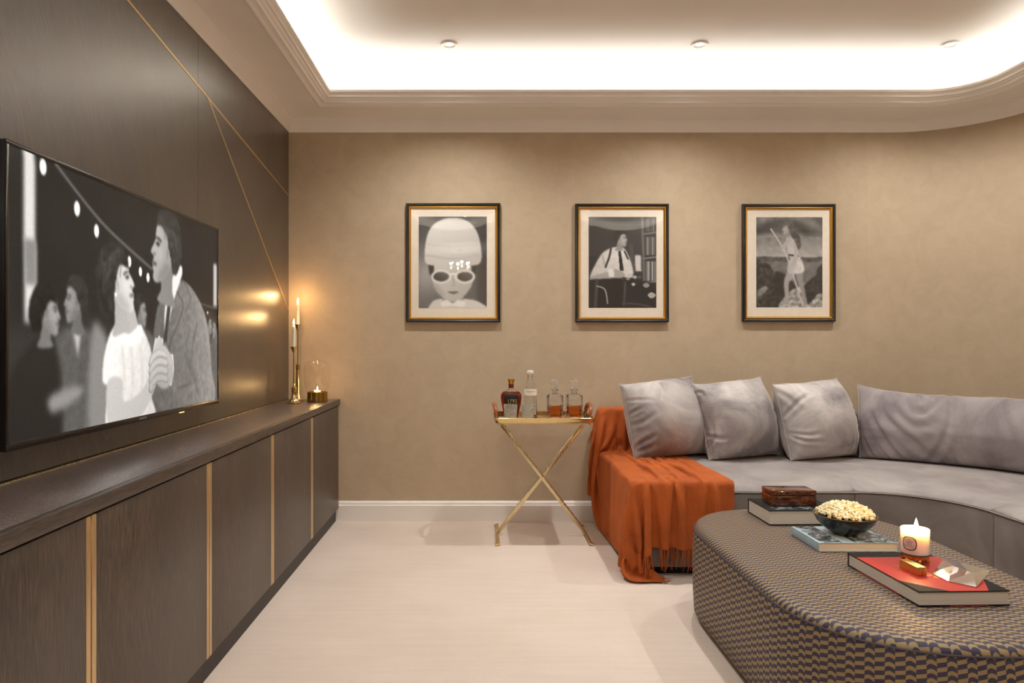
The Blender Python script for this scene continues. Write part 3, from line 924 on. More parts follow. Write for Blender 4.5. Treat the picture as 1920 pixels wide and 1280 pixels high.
def poster_hiker():
    c = Canvas(132, 174, 0.745, 0.5)
    band = np.interp(c.y, [0, 0.08, 0.16, 0.22, 0.44, 0.455, 0.6, 1], [0.42, 0.36, 0.3, 0.5, 0.68, 0.45, 0.42, 0.4])
    c.a = band + 0.09 * np.sin(9 * c.y * 3 + 3 * np.sin(4 * c.x)) * (c.y < 0.22) + 0.05 * c.blur(c.grain, 3) * 4
    c.fill([(0, 0.445), (0.15, 0.435), (0.3, 0.445), (0.5, 0.44), (0.8, 0.45), (1, 0.445), (1, 0.49), (0, 0.49)], 0.28, 1, tex=0.08)
    # rocks
    c.fill([(-0.02, 0.52), (0.12, 0.5), (0.22, 0.55), (0.3, 0.68), (0.38, 0.8), (0.42, 1.02), (-0.02, 1.02)], 0.17, 1, tex=0.1)
    c.fill([(0.28, 0.62), (0.4, 0.62), (0.55, 0.72), (0.6, 0.82), (0.4, 0.98), (0.3, 0.9)], 0.12, 1, tex=0.05)
    c.fill([(0.36, 1.02), (0.48, 0.84), (0.62, 0.78), (0.78, 0.72), (0.9, 0.78), (1.02, 0.84), (1.02, 1.02)], 0.62, 1, tex=0.16)
    c.fill([(0.7, 0.78), (0.84, 0.68), (1.02, 0.6), (1.02, 0.82), (0.92, 0.86), (0.8, 0.96), (0.76, 0.92)], 0.15, 1, tex=0.06)
    c.fill([(0.92, 0.58), (1.02, 0.52), (1.02, 0.68), (0.94, 0.68)], 0.16, 1)
    c.fill([(0.02, 0.82), (0.14, 0.76), (0.17, 0.8), (0.03, 0.88)], 0.5, 1, tex=0.08)
    # walker in a pale tunic and leggings, leaning on a long staff
    c.fill([(0.52, 0.56), (0.6, 0.55), (0.56, 0.68), (0.5, 0.72), (0.49, 0.86), (0.48, 0.93), (0.38, 0.97), (0.37, 0.95), (0.43, 0.9), (0.42, 0.7)], 0.66, 1)
    c.fill([(0.6, 0.54), (0.7, 0.54), (0.71, 0.72), (0.74, 0.82), (0.76, 0.95), (0.72, 0.97), (0.68, 0.82), (0.62, 0.7)], 0.58, 1)
    c.fill([(0.46, 0.22), (0.56, 0.19), (0.62, 0.24), (0.62, 0.36), (0.7, 0.5), (0.72, 0.6), (0.6, 0.63), (0.47, 0.6), (0.5, 0.44), (0.46, 0.34)], 0.78, 1, grad=(0.5, 0.1), tex=0.03)
    c.line([(0.5, 0.42), (0.63, 0.43)], 0.012, 0.3, 0)
    c.line([(0.22, 0.13), (0.45, 0.42), (0.7, 0.98)], 0.008, 0.75, 0)
    c.line([(0.49, 0.26), (0.41, 0.34), (0.42, 0.37)], 0.022, 0.7, 0)
    c.line([(0.59, 0.25), (0.6, 0.42), (0.55, 0.55)], 0.024, 0.72, 0)
    c.dot(0.42, 0.37, 0.03, 0.02, 0.75); c.dot(0.55, 0.56, 0.035, 0.025, 0.75)
    c.fill([(0.5, 0.08), (0.58, 0.08), (0.64, 0.18), (0.68, 0.3), (0.64, 0.36), (0.58, 0.26), (0.52, 0.2)], 0.3, 1, tex=0.08)
    head(c, 0.47, 0.125, 0.065, -1, 0.72, 0.36, 'long', 0.745)
    c.a += 0.012 * c.grain
    return c

# ------------------------------------------------------------------ framed pictures
M_PRINT = mat_print('silver_print')
def picture(x0, x1, y0, y1, px, paint, label):
    Yf = YB - 0.026
    a, b = P(x0, y0, Yf), P(x1, y1, Yf)
    cx, cz = (a.x + b.x) / 2, (a.z + b.z) / 2
    w, h = (b.x - a.x) / 2, (a.z - b.z) / 2
    t = thing('framed_picture', label, 'picture', (cx, YB, cz), 0, 'framed black and white prints on the back wall')
    def rim(name, m, w0, h0, sec):
        """mitred frame: sec = list of (inset, depth in -Y)"""
        bm = bmesh.new()
        rings = [[bm.verts.new((sx * (w0 - i), -d, sz * (h0 - i))) for sx, sz in ((-1, -1), (1, -1), (1, 1), (-1, 1))] for i, d in sec]
        for p, q in zip(rings, rings[1:] + rings[:1]):
            for k in range(4):
                bm.faces.new((p[k], p[(k + 1) % 4], q[(k + 1) % 4], q[k]))
        return obj(name, bm, m, t, angle=25)
    rim('frame', M_FRAME, w, h, [(0.0, 0.001), (0.0, 0.024), (0.003, 0.027), (0.009, 0.028), (0.014, 0.025), (0.019, 0.024), (0.021, 0.02), (0.021, 0.001)])
    rim('gilt_slip', M_GILT, w - 0.0195, h - 0.0195, [(0.0, 0.012), (0.0, 0.0225), (0.004, 0.0235), (0.012, 0.014), (0.012, 0.010)])
    obj('mount', bx((-w + 0.02, -0.0095, -h + 0.02), (w - 0.02, -0.002, h - 0.02)), M_MOUNT, t)
    ia, ib = P(px[0], px[2], YB - 0.01), P(px[1], px[3], YB - 0.01)
    cv = paint()
    cv.to_obj('print', M_PRINT, t, (ia.x - cx, -0.0100, ia.z - cz), (ib.x - ia.x, 0, 0), (0, 0, ib.z - ia.z), (1.0, 0.955, 0.90))
    u = np.linspace(-1, 1, 25)
    U, V_ = np.meshgrid(u, u, indexing='ij')
    # thin acrylic, bowed forward by a few millimetres
    G = np.stack([U * (w - 0.021), -0.0122 - 0.0052 * (1 - U * U) * (1 - V_ * V_), V_ * (h - 0.021)], -1)
    obj('glass', grid_mesh('glass', G), M_PANE, t, angle=180)
    return t
picture(761, 938, 380.5, 603.5, (785, 912.7, 406, 577.5), poster_hat, 'left framed print, a person in pale domed hat and dark glasses')
picture(1079, 1254.5, 381.5, 603.5, (1103.7, 1230.7, 406.5, 577), poster_desk, 'middle framed print, a person in white shirt and tie at desk')
picture(1393, 1567.5, 382, 602.5, (1418, 1542, 407, 576), poster_hiker, 'right framed print, a figure with long staff among rocks')

# ------------------------------------------------------------------ television
XT = -1.170
ty0, ty1, tz0, tz1 = 1.676, 3.026, 0.857, 1.627
tv = thing('television', 'large black flat television on the left wall showing a black and white dance scene', 'television', (XL, (ty0 + ty1) / 2, tz0))
oy = -(ty0 + ty1) / 2
bm = bx((0.004, ty0 + oy + 0.05, 0.05), (0.025, ty1 + oy - 0.05, tz1 - tz0 - 0.05), 0.006)
obj('mount_plate', bm, M_DARK, tv)
obj('case', bx((0.024, ty0 + oy, 0), (XT - XL, ty1 + oy, tz1 - tz0), 0.003), M_BLACK, tv)
bw = 0.011
rim_bm = bmesh.new()
for lo, hi in (((0, ty0 + oy, 0), (1, ty1 + oy, 0.019)), ((0, ty0 + oy, tz1 - tz0 - bw), (1, ty1 + oy, tz1 - tz0)), ((0, ty0 + oy, 0.019), (1, ty0 + oy + bw, tz1 - tz0 - bw)), ((0, ty1 + oy - bw, 0.019), (1, ty1 + oy, tz1 - tz0 - bw))):
    box(rim_bm, (XT - XL - 0.002, lo[1], lo[2]), (XT - XL + 0.003, hi[1], hi[2]), 0.0008)
obj('bezel', rim_bm, simple('bezel_gloss', srgb(30, 26, 24), 0.22), tv)
film_scene().to_obj('screen', mat_print('lit_screen', 0.95), tv, (XT - XL + 0.0008, ty0 + oy + bw, tz1 - tz0 - bw), (0, ty1 - ty0 - 2 * bw, 0), (0, 0, -(tz1 - tz0 - bw - 0.019)), (1.0, 0.95, 0.90))
R_left = Matrix(((0, 0, 1, 0), (1, 0, 0, 0), (0, 1, 0, 0), (0, 0, 0, 1)))   # text facing +X
text_obj('maker_mark', 'SAMSUNG', 0.011, simple('grey_lettering', srgb(150, 146, 142), 0.4), tv, Matrix.Translation((XT - XL + 0.0032, 0.0, 0.0095)) @ R_left)
obj('standby_light', bx((XT - XL - 0.006, 0.30, -0.004), (XT - XL - 0.001, 0.335, 0.0005)), mat_emit('amber_led', (1.0, 0.45, 0.12), 3.0), tv)
for yy, dz in ((-0.22, 0.034), (0.10, 0.020)):
    pts = [(0.05, yy - 0.02, 0.004), (0.05, yy - 0.02, -dz * 0.2), (0.05, yy + 0.012, -dz), (0.05, yy + 0.02, -dz * 0.9), (0.05, yy + 0.022, 0.004)]
    obj('pull_cord', tube(bmesh.new(), pts, 0.0012, 6), simple('grey_cord', srgb(120, 108, 96), 0.5), tv)

# ------------------------------------------------------------------ cloth solver (position based, numpy)
def solve(Pg, rest, steps, force, collide=None, post=None, stiff=(1.0, 0.35, 0.12), iters=6, damp=0.97, dt=0.016):
    """Pg (K, n, m, 3) grids of particles with spacing rest"""
    X = Pg.copy(); V = np.zeros_like(X)
    di = math.sqrt(2)
    offs = [((1, 0), 1, stiff[0]), ((0, 1), 1, stiff[0]), ((1, 1), di, stiff[1]), ((1, -1), di, stiff[1]), ((2, 0), 2, stiff[2]), ((0, 2), 2, stiff[2])]
    n, m = X.shape[1:3]
    ops = []
    for (di_, dj), L, k in offs:
        step = max(di_, abs(dj)) * 2 if max(di_, abs(dj)) > 1 else 2
        for p in range(step):
            if di_:
                ia = np.arange(p, n - di_, step); 
                ja = np.arange(max(0, -dj), m - max(0, dj))
                sa = (slice(None), slice(p, n - di_, step), slice(max(0, -dj), m - max(0, dj)))
                sb = (slice(None), slice(p + di_, n, step), slice(max(0, dj), m + min(0, dj)))
            else:
                sa = (slice(None), slice(None), slice(p, m - dj, step))
                sb = (slice(None), slice(None), slice(p + dj, m, step))
            ops.append((sa, sb, L * rest, k))
    for it in range(steps):
        V = V * damp + force(X, it) * dt
        X0 = X
        X = X + V * dt
        for _ in range(iters):
            for sa, sb, L, k in ops:
                A, B = X[sa], X[sb]
                nb = min(A.shape[1], B.shape[1]), min(A.shape[2], B.shape[2])
                A = A[:, :nb[0], :nb[1]]; B = B[:, :nb[0], :nb[1]]
                d = B - A
                l = np.sqrt((d * d).sum(-1, keepdims=True)) + 1e-9
                c = d * (0.5 * k * (l - L) / l)
                A += c; B -= c
            if post is not None: post(X)
            if collide is not None: collide(X, X0)
        V = (X - X0) / dt
    return X

def grid_normals(X):
    du = np.gradient(X, axis=1); dv = np.gradient(X, axis=2)
    nn = np.cross(du, dv)
    return nn / (np.linalg.norm(nn, axis=-1, keepdims=True) + 1e-9)

# ------------------------------------------------------------------ sectional sofa
SOX0, SOFR = 0.72, 3.29
CCX, CCY, RIN = 1.79, 2.91, 0.38
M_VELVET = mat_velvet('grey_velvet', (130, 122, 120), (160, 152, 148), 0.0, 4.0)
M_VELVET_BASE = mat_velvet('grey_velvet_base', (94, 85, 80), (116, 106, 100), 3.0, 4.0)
M_PIPE = simple('grey_piping', srgb(150, 140, 136), 0.7)
sofa = thing('sectional_sofa', 'grey velvet sectional sofa curving round the corner of the room', 'sofa', (SOX0, SOFR, 0))
S0 = Vector((SOX0, SOFR, 0))

def stations(kind, a, b, n):
    """list of (front point, outward direction, arclength)"""
    out = []
    for k in range(n + 1):
        t = k / n
        if kind == 'left':
            x = a + (b - a) * t
            out.append((Vector((x, SOFR, 0)), Vector((0, 1, 0)), x - a))
        elif kind == 'corner':
            an = a + (b - a) * t
            d = Vector((math.cos(an), math.sin(an), 0))
            out.append((Vector((CCX, CCY, 0)) + d * RIN, d, abs(an - a) * (RIN + 0.4)))
        else:
            y = a + (b - a) * t
            out.append((Vector((CCX + RIN, y, 0)), Vector((1, 0, 0)), abs(y - a)))
    return out

def loft(st, sec, edge=0.016):
    """sweep closed section (d, z) along stations; ends softly rounded"""
    cd = sum(p[0] for p in sec) / len(sec); cz = sum(p[1] for p in sec) / len(sec)
    L = st[-1][2]
    bm = bmesh.new()
    rows = []
    ext = [(st[0], e, k) for e, k in ((0.0, edge), (0.28 * edge, 0.42 * edge), (0.8 * edge, 0.06 * edge))] + [(s, 0, 0) for s in st[1:-1]] + [(st[-1], e, k) for e, k in ((-0.8 * edge, 0.06 * edge), (-0.28 * edge, 0.42 * edge), (0.0, edge))]
    for (p, d, s), e, ins in ext:
        tang = Vector((d.y, -d.x, 0))
        q = p + tang * e
        row = []
        for dd, z in sec:
            vx, vz = dd - cd, z - cz
            l = math.hypot(vx, vz) + 1e-9
            f = max(0.0, 1 - ins / l * 1.2)
            w = q + d * (cd + vx * f)
            row.append(bm.verts.new((w.x - S0.x, w.y - S0.y, cz + vz * f)))
        rows.append(row)
    n = len(sec)
    for a, b in zip(rows[:-1], rows[1:]):
        for k in range(n):
            bm.faces.new((a[k], a[(k + 1) % n], b[(k + 1) % n], b[k]))
    bm.faces.new(rows[0]); bm.faces.new(rows[-1][::-1])
    return bm

def seat_sec(depth=0.893):
    top = []
    N_ = 14
    for k in range(N_ + 1):
        t = k / N_
        d = depth * t
        z = 0.427 + 0.020 * (1 - (2 * t - 1) ** 4) + 0.008 * t
        if t < 0.04: z = 0.418
        top.append((d, z))
    top[0] = (-0.003, 0.410)
    top.insert(1, (0.006, 0.4205)); 
    return [(0.0, 0.402)] + top + [(depth, 0.402)]
base_sec = [(0.0, 0.05), (0.0, 0.20), (0.0, 0.395), (0.008, 0.4035), (0.06, 0.4035), (0.93, 0.4035), (0.936, 0.395), (0.936, 0.05), (0.93, 0.044), (0.012, 0.044)]
back_sec = [(0.900, 0.405), (0.893, 0.56), (0.893, 0.688), (0.900, 0.703), (0.912, 0.710), (0.960, 0.710), (0.973, 0.703), (0.979, 0.688), (0.979, 0.05), (0.937, 0.05), (0.937, 0.405)]
for kind, a, b, n in (('left', SOX0, CCX, 10), ('corner', PI / 2, 0.0, 26), ('right', CCY, 1.35, 12)):
    st = stations(kind, a, b, n)
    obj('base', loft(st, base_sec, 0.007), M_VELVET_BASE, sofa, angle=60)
    obj('seat', loft(st, seat_sec(), 0.012), M_VELVET, sofa, angle=60)
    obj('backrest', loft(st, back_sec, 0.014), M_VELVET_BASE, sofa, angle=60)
    pts = [(p - d * 0.002 - S0 + Vector((0, 0, 0.4045))) for p, d, s in st]
    obj('piping', tube(bmesh.new(), pts, 0.0032, 6), M_PIPE, sofa)
    obj('plinth', loft(st, [(0.05, 0.0), (0.05, 0.045), (0.92, 0.045), (0.92, 0.0)], 0.002), M_DARK, sofa)

# ------------------------------------------------------------------ cushions (inflated two-sheet cloth)
def pillow_sim(nx, nz, w, h, press, seed, steps=90, slack=1.0, gather=0.0):
    sp = w / (nx - 1)
    g = np.random.default_rng(seed)
    gx, gz = np.meshgrid(np.linspace(-w / 2, w / 2, nx), np.linspace(-h / 2, h / 2, nz), indexing='ij')
    X = np.zeros((2, nx, nz, 3))
    X[..., 0] = gx; X[..., 2] = gz
    # low-frequency unevenness so no two cushions crease alike
    r = np.zeros((nx, nz))
    for k in range(7):
        a, b, ph = g.uniform(2, 14), g.uniform(2, 14), g.uniform(0, 6.3)
        an = g.uniform(0, PI)
        r += np.sin(a * (gx * math.cos(an) + gz * math.sin(an)) * 2 + ph)
    X[0, ..., 1] = -0.012 + 0.003 * r; X[1, ..., 1] = 0.012 - 0.003 * r[::-1]
    edge = np.zeros((nx, nz), bool); edge[0] = edge[-1] = True; edge[:, 0] = edge[:, -1] = True
    def weld(Y):
        av = (Y[0] + Y[1]) / 2
        Y[0][edge] = av[edge]; Y[1][edge] = av[edge]
    weld(X)
    lumps = 1 + 0.25 * r / 7
    def force(Y, it):
        nn = grid_normals(Y)
        sgn = np.array([1.0, -1.0]).reshape(2, 1, 1, 1)
        f = nn * sgn * press * lumps[None, ..., None]
        f[..., 2] -= 1.2
        return f
    X = solve(X, sp * slack, steps, force, None, weld, (1.0, 0.5, 0.16), 5, 0.93)
    return X, edge

def crease(X, uv, lines, face=0):
    """press creases (polylines in u, v with depth and width) into one face along its normals"""
    nn = grid_normals(X)[face]
    u, v, w, h = uv
    disp = np.zeros(u.shape)
    for pts, amp, wd in lines:
        d = np.full(u.shape, 9.0); tt = np.zeros(u.shape)
        q = [np.array(p) for p in pts]
        # round the polyline
        fine_ = []
        for a, b, c, e in zip([q[0]] + q[:-2], q[:-1], q[1:], q[2:] + [q[-1]]):
            for k in range(4):
                t = k / 4
                fine_.append(0.5 * ((2 * b) + (c - a) * t + (2 * a - 5 * b + 4 * c - e) * t * t + (3 * b - a - 3 * c + e) * t ** 3))
        fine_.append(q[-1])
        nseg = len(fine_) - 1
        for k in range(nseg):
            a, b = fine_[k], fine_[k + 1]
            ax, ay = a[0] * w, a[1] * h; bx_, by_ = (b[0] - a[0]) * w, (b[1] - a[1]) * h
            px, py = u * w - ax, v * h - ay
            t = np.clip((px * bx_ + py * by_) / (bx_ * bx_ + by_ * by_ + 1e-12), 0, 1)
            dd = np.hypot(px - t * bx_, py - t * by_)
            q_ = dd < d
            d = np.where(q_, dd, d); tt = np.where(q_, (k + t) / nseg, tt)
        x = d / wd
        disp += amp * np.sin(PI * np.clip(tt * 0.9 + 0.08, 0, 1)) ** 0.8 * (0.75 * np.exp(-((x - 1.7) / 1.0) ** 2) - np.exp(-x * x))
    X[face] += nn * disp[..., None] * (1 if face == 0 else -1)
    return X

def pillow_obj(t, X, edge, m, mp, warp=None, thick=None):
    nx, nz = X.shape[1:3]
    if thick:
        half = np.abs(X[..., 1]).max()
        X[..., 1] *= thick / 2 / half
    if warp is not None: X = warp(X)
    idx = np.full((2, nx, nz), -1)
    verts = []
    for s in range(2):
        for i in range(nx):
            for j in range(nz):
                if s == 1 and edge[i, j]: idx[1, i, j] = idx[0, i, j]
                else:
                    idx[s, i, j] = len(verts); verts.append(tuple(X[s, i, j]))
    faces = []
    for s in range(2):
        for i in range(nx - 1):
            for j in range(nz - 1):
                q = [idx[s, i, j], idx[s, i + 1, j], idx[s, i + 1, j + 1], idx[s, i, j + 1]]
                faces.append(q if s == 0 else q[::-1])
    me = bpy.data.meshes.new('cover')
    me.from_pydata(verts, [], faces); me.update()
    o = obj('cover', me, m, t, angle=180)
    sm = o.modifiers.new('smooth', 'SUBSURF'); sm.levels = 1; sm.render_levels = 1
    loop = [X[0, i, 0] for i in range(nx)] + [X[0, -1, j] for j in range(1, nz)] + [X[0, i, -1] for i in range(nx - 2, -1, -1)] + [X[0, 0, j] for j in range(nz - 2, -1, -1)]
    obj('seam', tube(bmesh.new(), [tuple(p) for p in loop], 0.0028, 5), mp, t, angle=180)
    return o

M_CUSH = [mat_velvet('silver_velvet_%s' % k, (110, 103, 104), (196, 187, 182), 2.0 + 3 * i, 3.2) for i, k in enumerate(('one', 'two', 'three'))]
M_SEAM = simple('pale_seam', srgb(182, 170, 160), 0.7)
SEAT_Z = 0.452
def cushion(xb, yb, yaw, lean, roll, seed, m, label, w=0.492, h=0.475):
    X, e = pillow_sim(52, 52, w, h, 13.0, seed, 70, 1.01)
    X[..., 0] *= w / np.ptp(X[..., 0]); X[..., 2] *= h / np.ptp(X[..., 2])
    g = random.Random(seed)
    uu, vv = np.meshgrid(np.linspace(0, 1, 52), np.linspace(0, 1, 52), indexing='ij')
    lines = []
    for k in range(13):
        side = g.choice('LLRTBB')
        p = {'L': (0.03, g.uniform(0.08, 0.9)), 'R': (0.97, g.uniform(0.1, 0.9)), 'T': (g.uniform(0.15, 0.85), 0.97), 'B': (g.uniform(0.1, 0.9), 0.03)}[side]
        an = math.atan2(0.5 - p[1], 0.5 - p[0]) + g.uniform(-0.9, 0.9)
        L = g.uniform(0.12, 0.34)
        q = (p[0] + L * math.cos(an), p[1] + L * math.sin(an))
        mid = ((p[0] + q[0]) / 2 + g.uniform(-0.04, 0.04), (p[1] + q[1]) / 2 + g.uniform(-0.04, 0.04))
        lines.append(([p, mid, q], g.uniform(0.004, 0.009), g.uniform(0.007, 0.012)))
    X = crease(X, (uu, vv, w, h), lines, 0)
    sy, sl = math.radians(yaw), math.radians(lean)
    cx, cy = xb - math.sin(sy) * math.sin(sl) * h / 2, yb + math.cos(sy) * math.sin(sl) * h / 2
    t = thing('cushion', label, 'cushion', (cx, cy, 0), 0, 'square velvet cushions on the sofa')
    R = Matrix.Rotation(math.radians(yaw), 3, 'Z') @ Matrix.Rotation(math.radians(-lean), 3, 'X') @ Matrix.Rotation(math.radians(roll), 3, 'Y')
    Rn = np.array(R)
    def warp(Y):
        # the top edge drops between the two upper ears, the base settles on the seat
        u = Y[..., 0] / (w / 2); v = Y[..., 2] / (h / 2)
        Y[..., 2] -= 0.03 * np.clip(v, 0, 1) ** 2 * (1 - np.clip(u, -1, 1) ** 2) * (1 + 0.4 * np.sin(3 * u + seed))
        Z = Y @ Rn.T
        Z[..., 2] += SEAT_Z - 0.022 - Z[..., 2].min()
        low = Z[..., 2] < SEAT_Z + 0.03
        Z[..., 2] = np.where(low, SEAT_Z + 0.03 - 0.028 * np.tanh((SEAT_Z + 0.03 - Z[..., 2]) / 0.03), Z[..., 2])
        return Z
    pillow_obj(t, X, e, m, M_SEAM, warp)
    return t
cushion(1.058, 4.02, 14, 14, -4, 11, M_CUSH[0], 'grey velvet square cushion leaning on the orange throw')
cushion(1.488, 4.02, 15, 14, -3.5, 29, M_CUSH[1], 'grey velvet square cushion, middle of the three square ones')
cushion(1.925, 4.0, 17, 14, -4, 47, M_CUSH[2], 'grey velvet square cushion beside the long curved cushion')

# the long cushion bent round the corner
def long_cushion():
    w, h = 1.26, 0.462
    X, e = pillow_sim(132, 50, w, h, 12.0, 5, 70, 1.01)
    X[..., 0] *= w / np.ptp(X[..., 0]); X[..., 2] *= h / np.ptp(X[..., 2])
    uu, vv0 = np.meshgrid(np.linspace(0, 1, 132), np.linspace(0, 1, 50), indexing='ij')
    X = crease(X, (uu, vv0, w, h), [
        ([(0.12, 0.78), (0.155, 0.58), (0.24, 0.42), (0.33, 0.24)], 0.020, 0.019),
        ([(0.09, 0.62), (0.15, 0.36), (0.23, 0.10)], 0.015, 0.016),
        ([(0.21, 0.90), (0.245, 0.70), (0.31, 0.68), (0.37, 0.94)], 0.020, 0.018),
        ([(0.385, 0.98), (0.40, 0.62), (0.36, 0.34), (0.30, 0.14)], 0.022, 0.018),
        ([(0.18, 0.70), (0.26, 0.52), (0.35, 0.56)], 0.016, 0.017),
        ([(0.05, 0.34), (0.10, 0.06)], 0.010, 0.012),
        ([(0.18, 0.95), (0.20, 0.80)], 0.012, 0.010), ([(0.27, 0.97), (0.285, 0.80)], 0.014, 0.011), ([(0.33, 0.97), (0.325, 0.82)], 0.012, 0.011),
        ([(0.40, 0.34), (0.425, 0.10)], 0.012, 0.011), ([(0.36, 0.22), (0.39, 0.05)], 0.010, 0.011), ([(0.14, 0.20), (0.17, 0.04)], 0.010, 0.011),
        ([(0.55, 0.95), (0.6, 0.6), (0.66, 0.3)], 0.014, 0.018), ([(0.75, 0.9), (0.78, 0.5), (0.74, 0.2)], 0.014, 0.018)], 0)
    t = thing('long_cushion', 'long grey velvet cushion curving along the corner backrest', 'cushion', (CCX, CCY, 0))
    def warp(Y):
        half = np.abs(Y[..., 1]).max()
        n_ = Y[..., 1] * (0.072 / half)
        u = (Y[..., 0] / w) + 0.5
        v = (Y[..., 2] / h) + 0.5
        ph = math.radians(69) - u * (w / 1.26)
        vv = np.clip(v, 0, 1)
        sag = 0.052 * (1 - np.exp(-(u / 0.15) ** 2)) * vv ** 1.3 + 0.022 * np.exp(-((u - 0.26) / 0.13) ** 2) * vv ** 1.3
        z = SEAT_Z - 0.035 + v * h - sag - v.min() * h
        z = np.where(z < SEAT_Z + 0.04, SEAT_Z + 0.04 - 0.038 * np.tanh((SEAT_Z + 0.04 - z) / 0.04), z)
        r = 1.165 + 0.10 * vv + n_
        Z = np.stack([r * np.cos(ph), r * np.sin(ph), z], -1)
        return Z
    pillow_obj(t, X, e, mat_velvet('mauve_grey_velvet', (106, 97, 100), (156, 146, 146), 9.0, 3.6), M_SEAM, warp)
long_cushion()

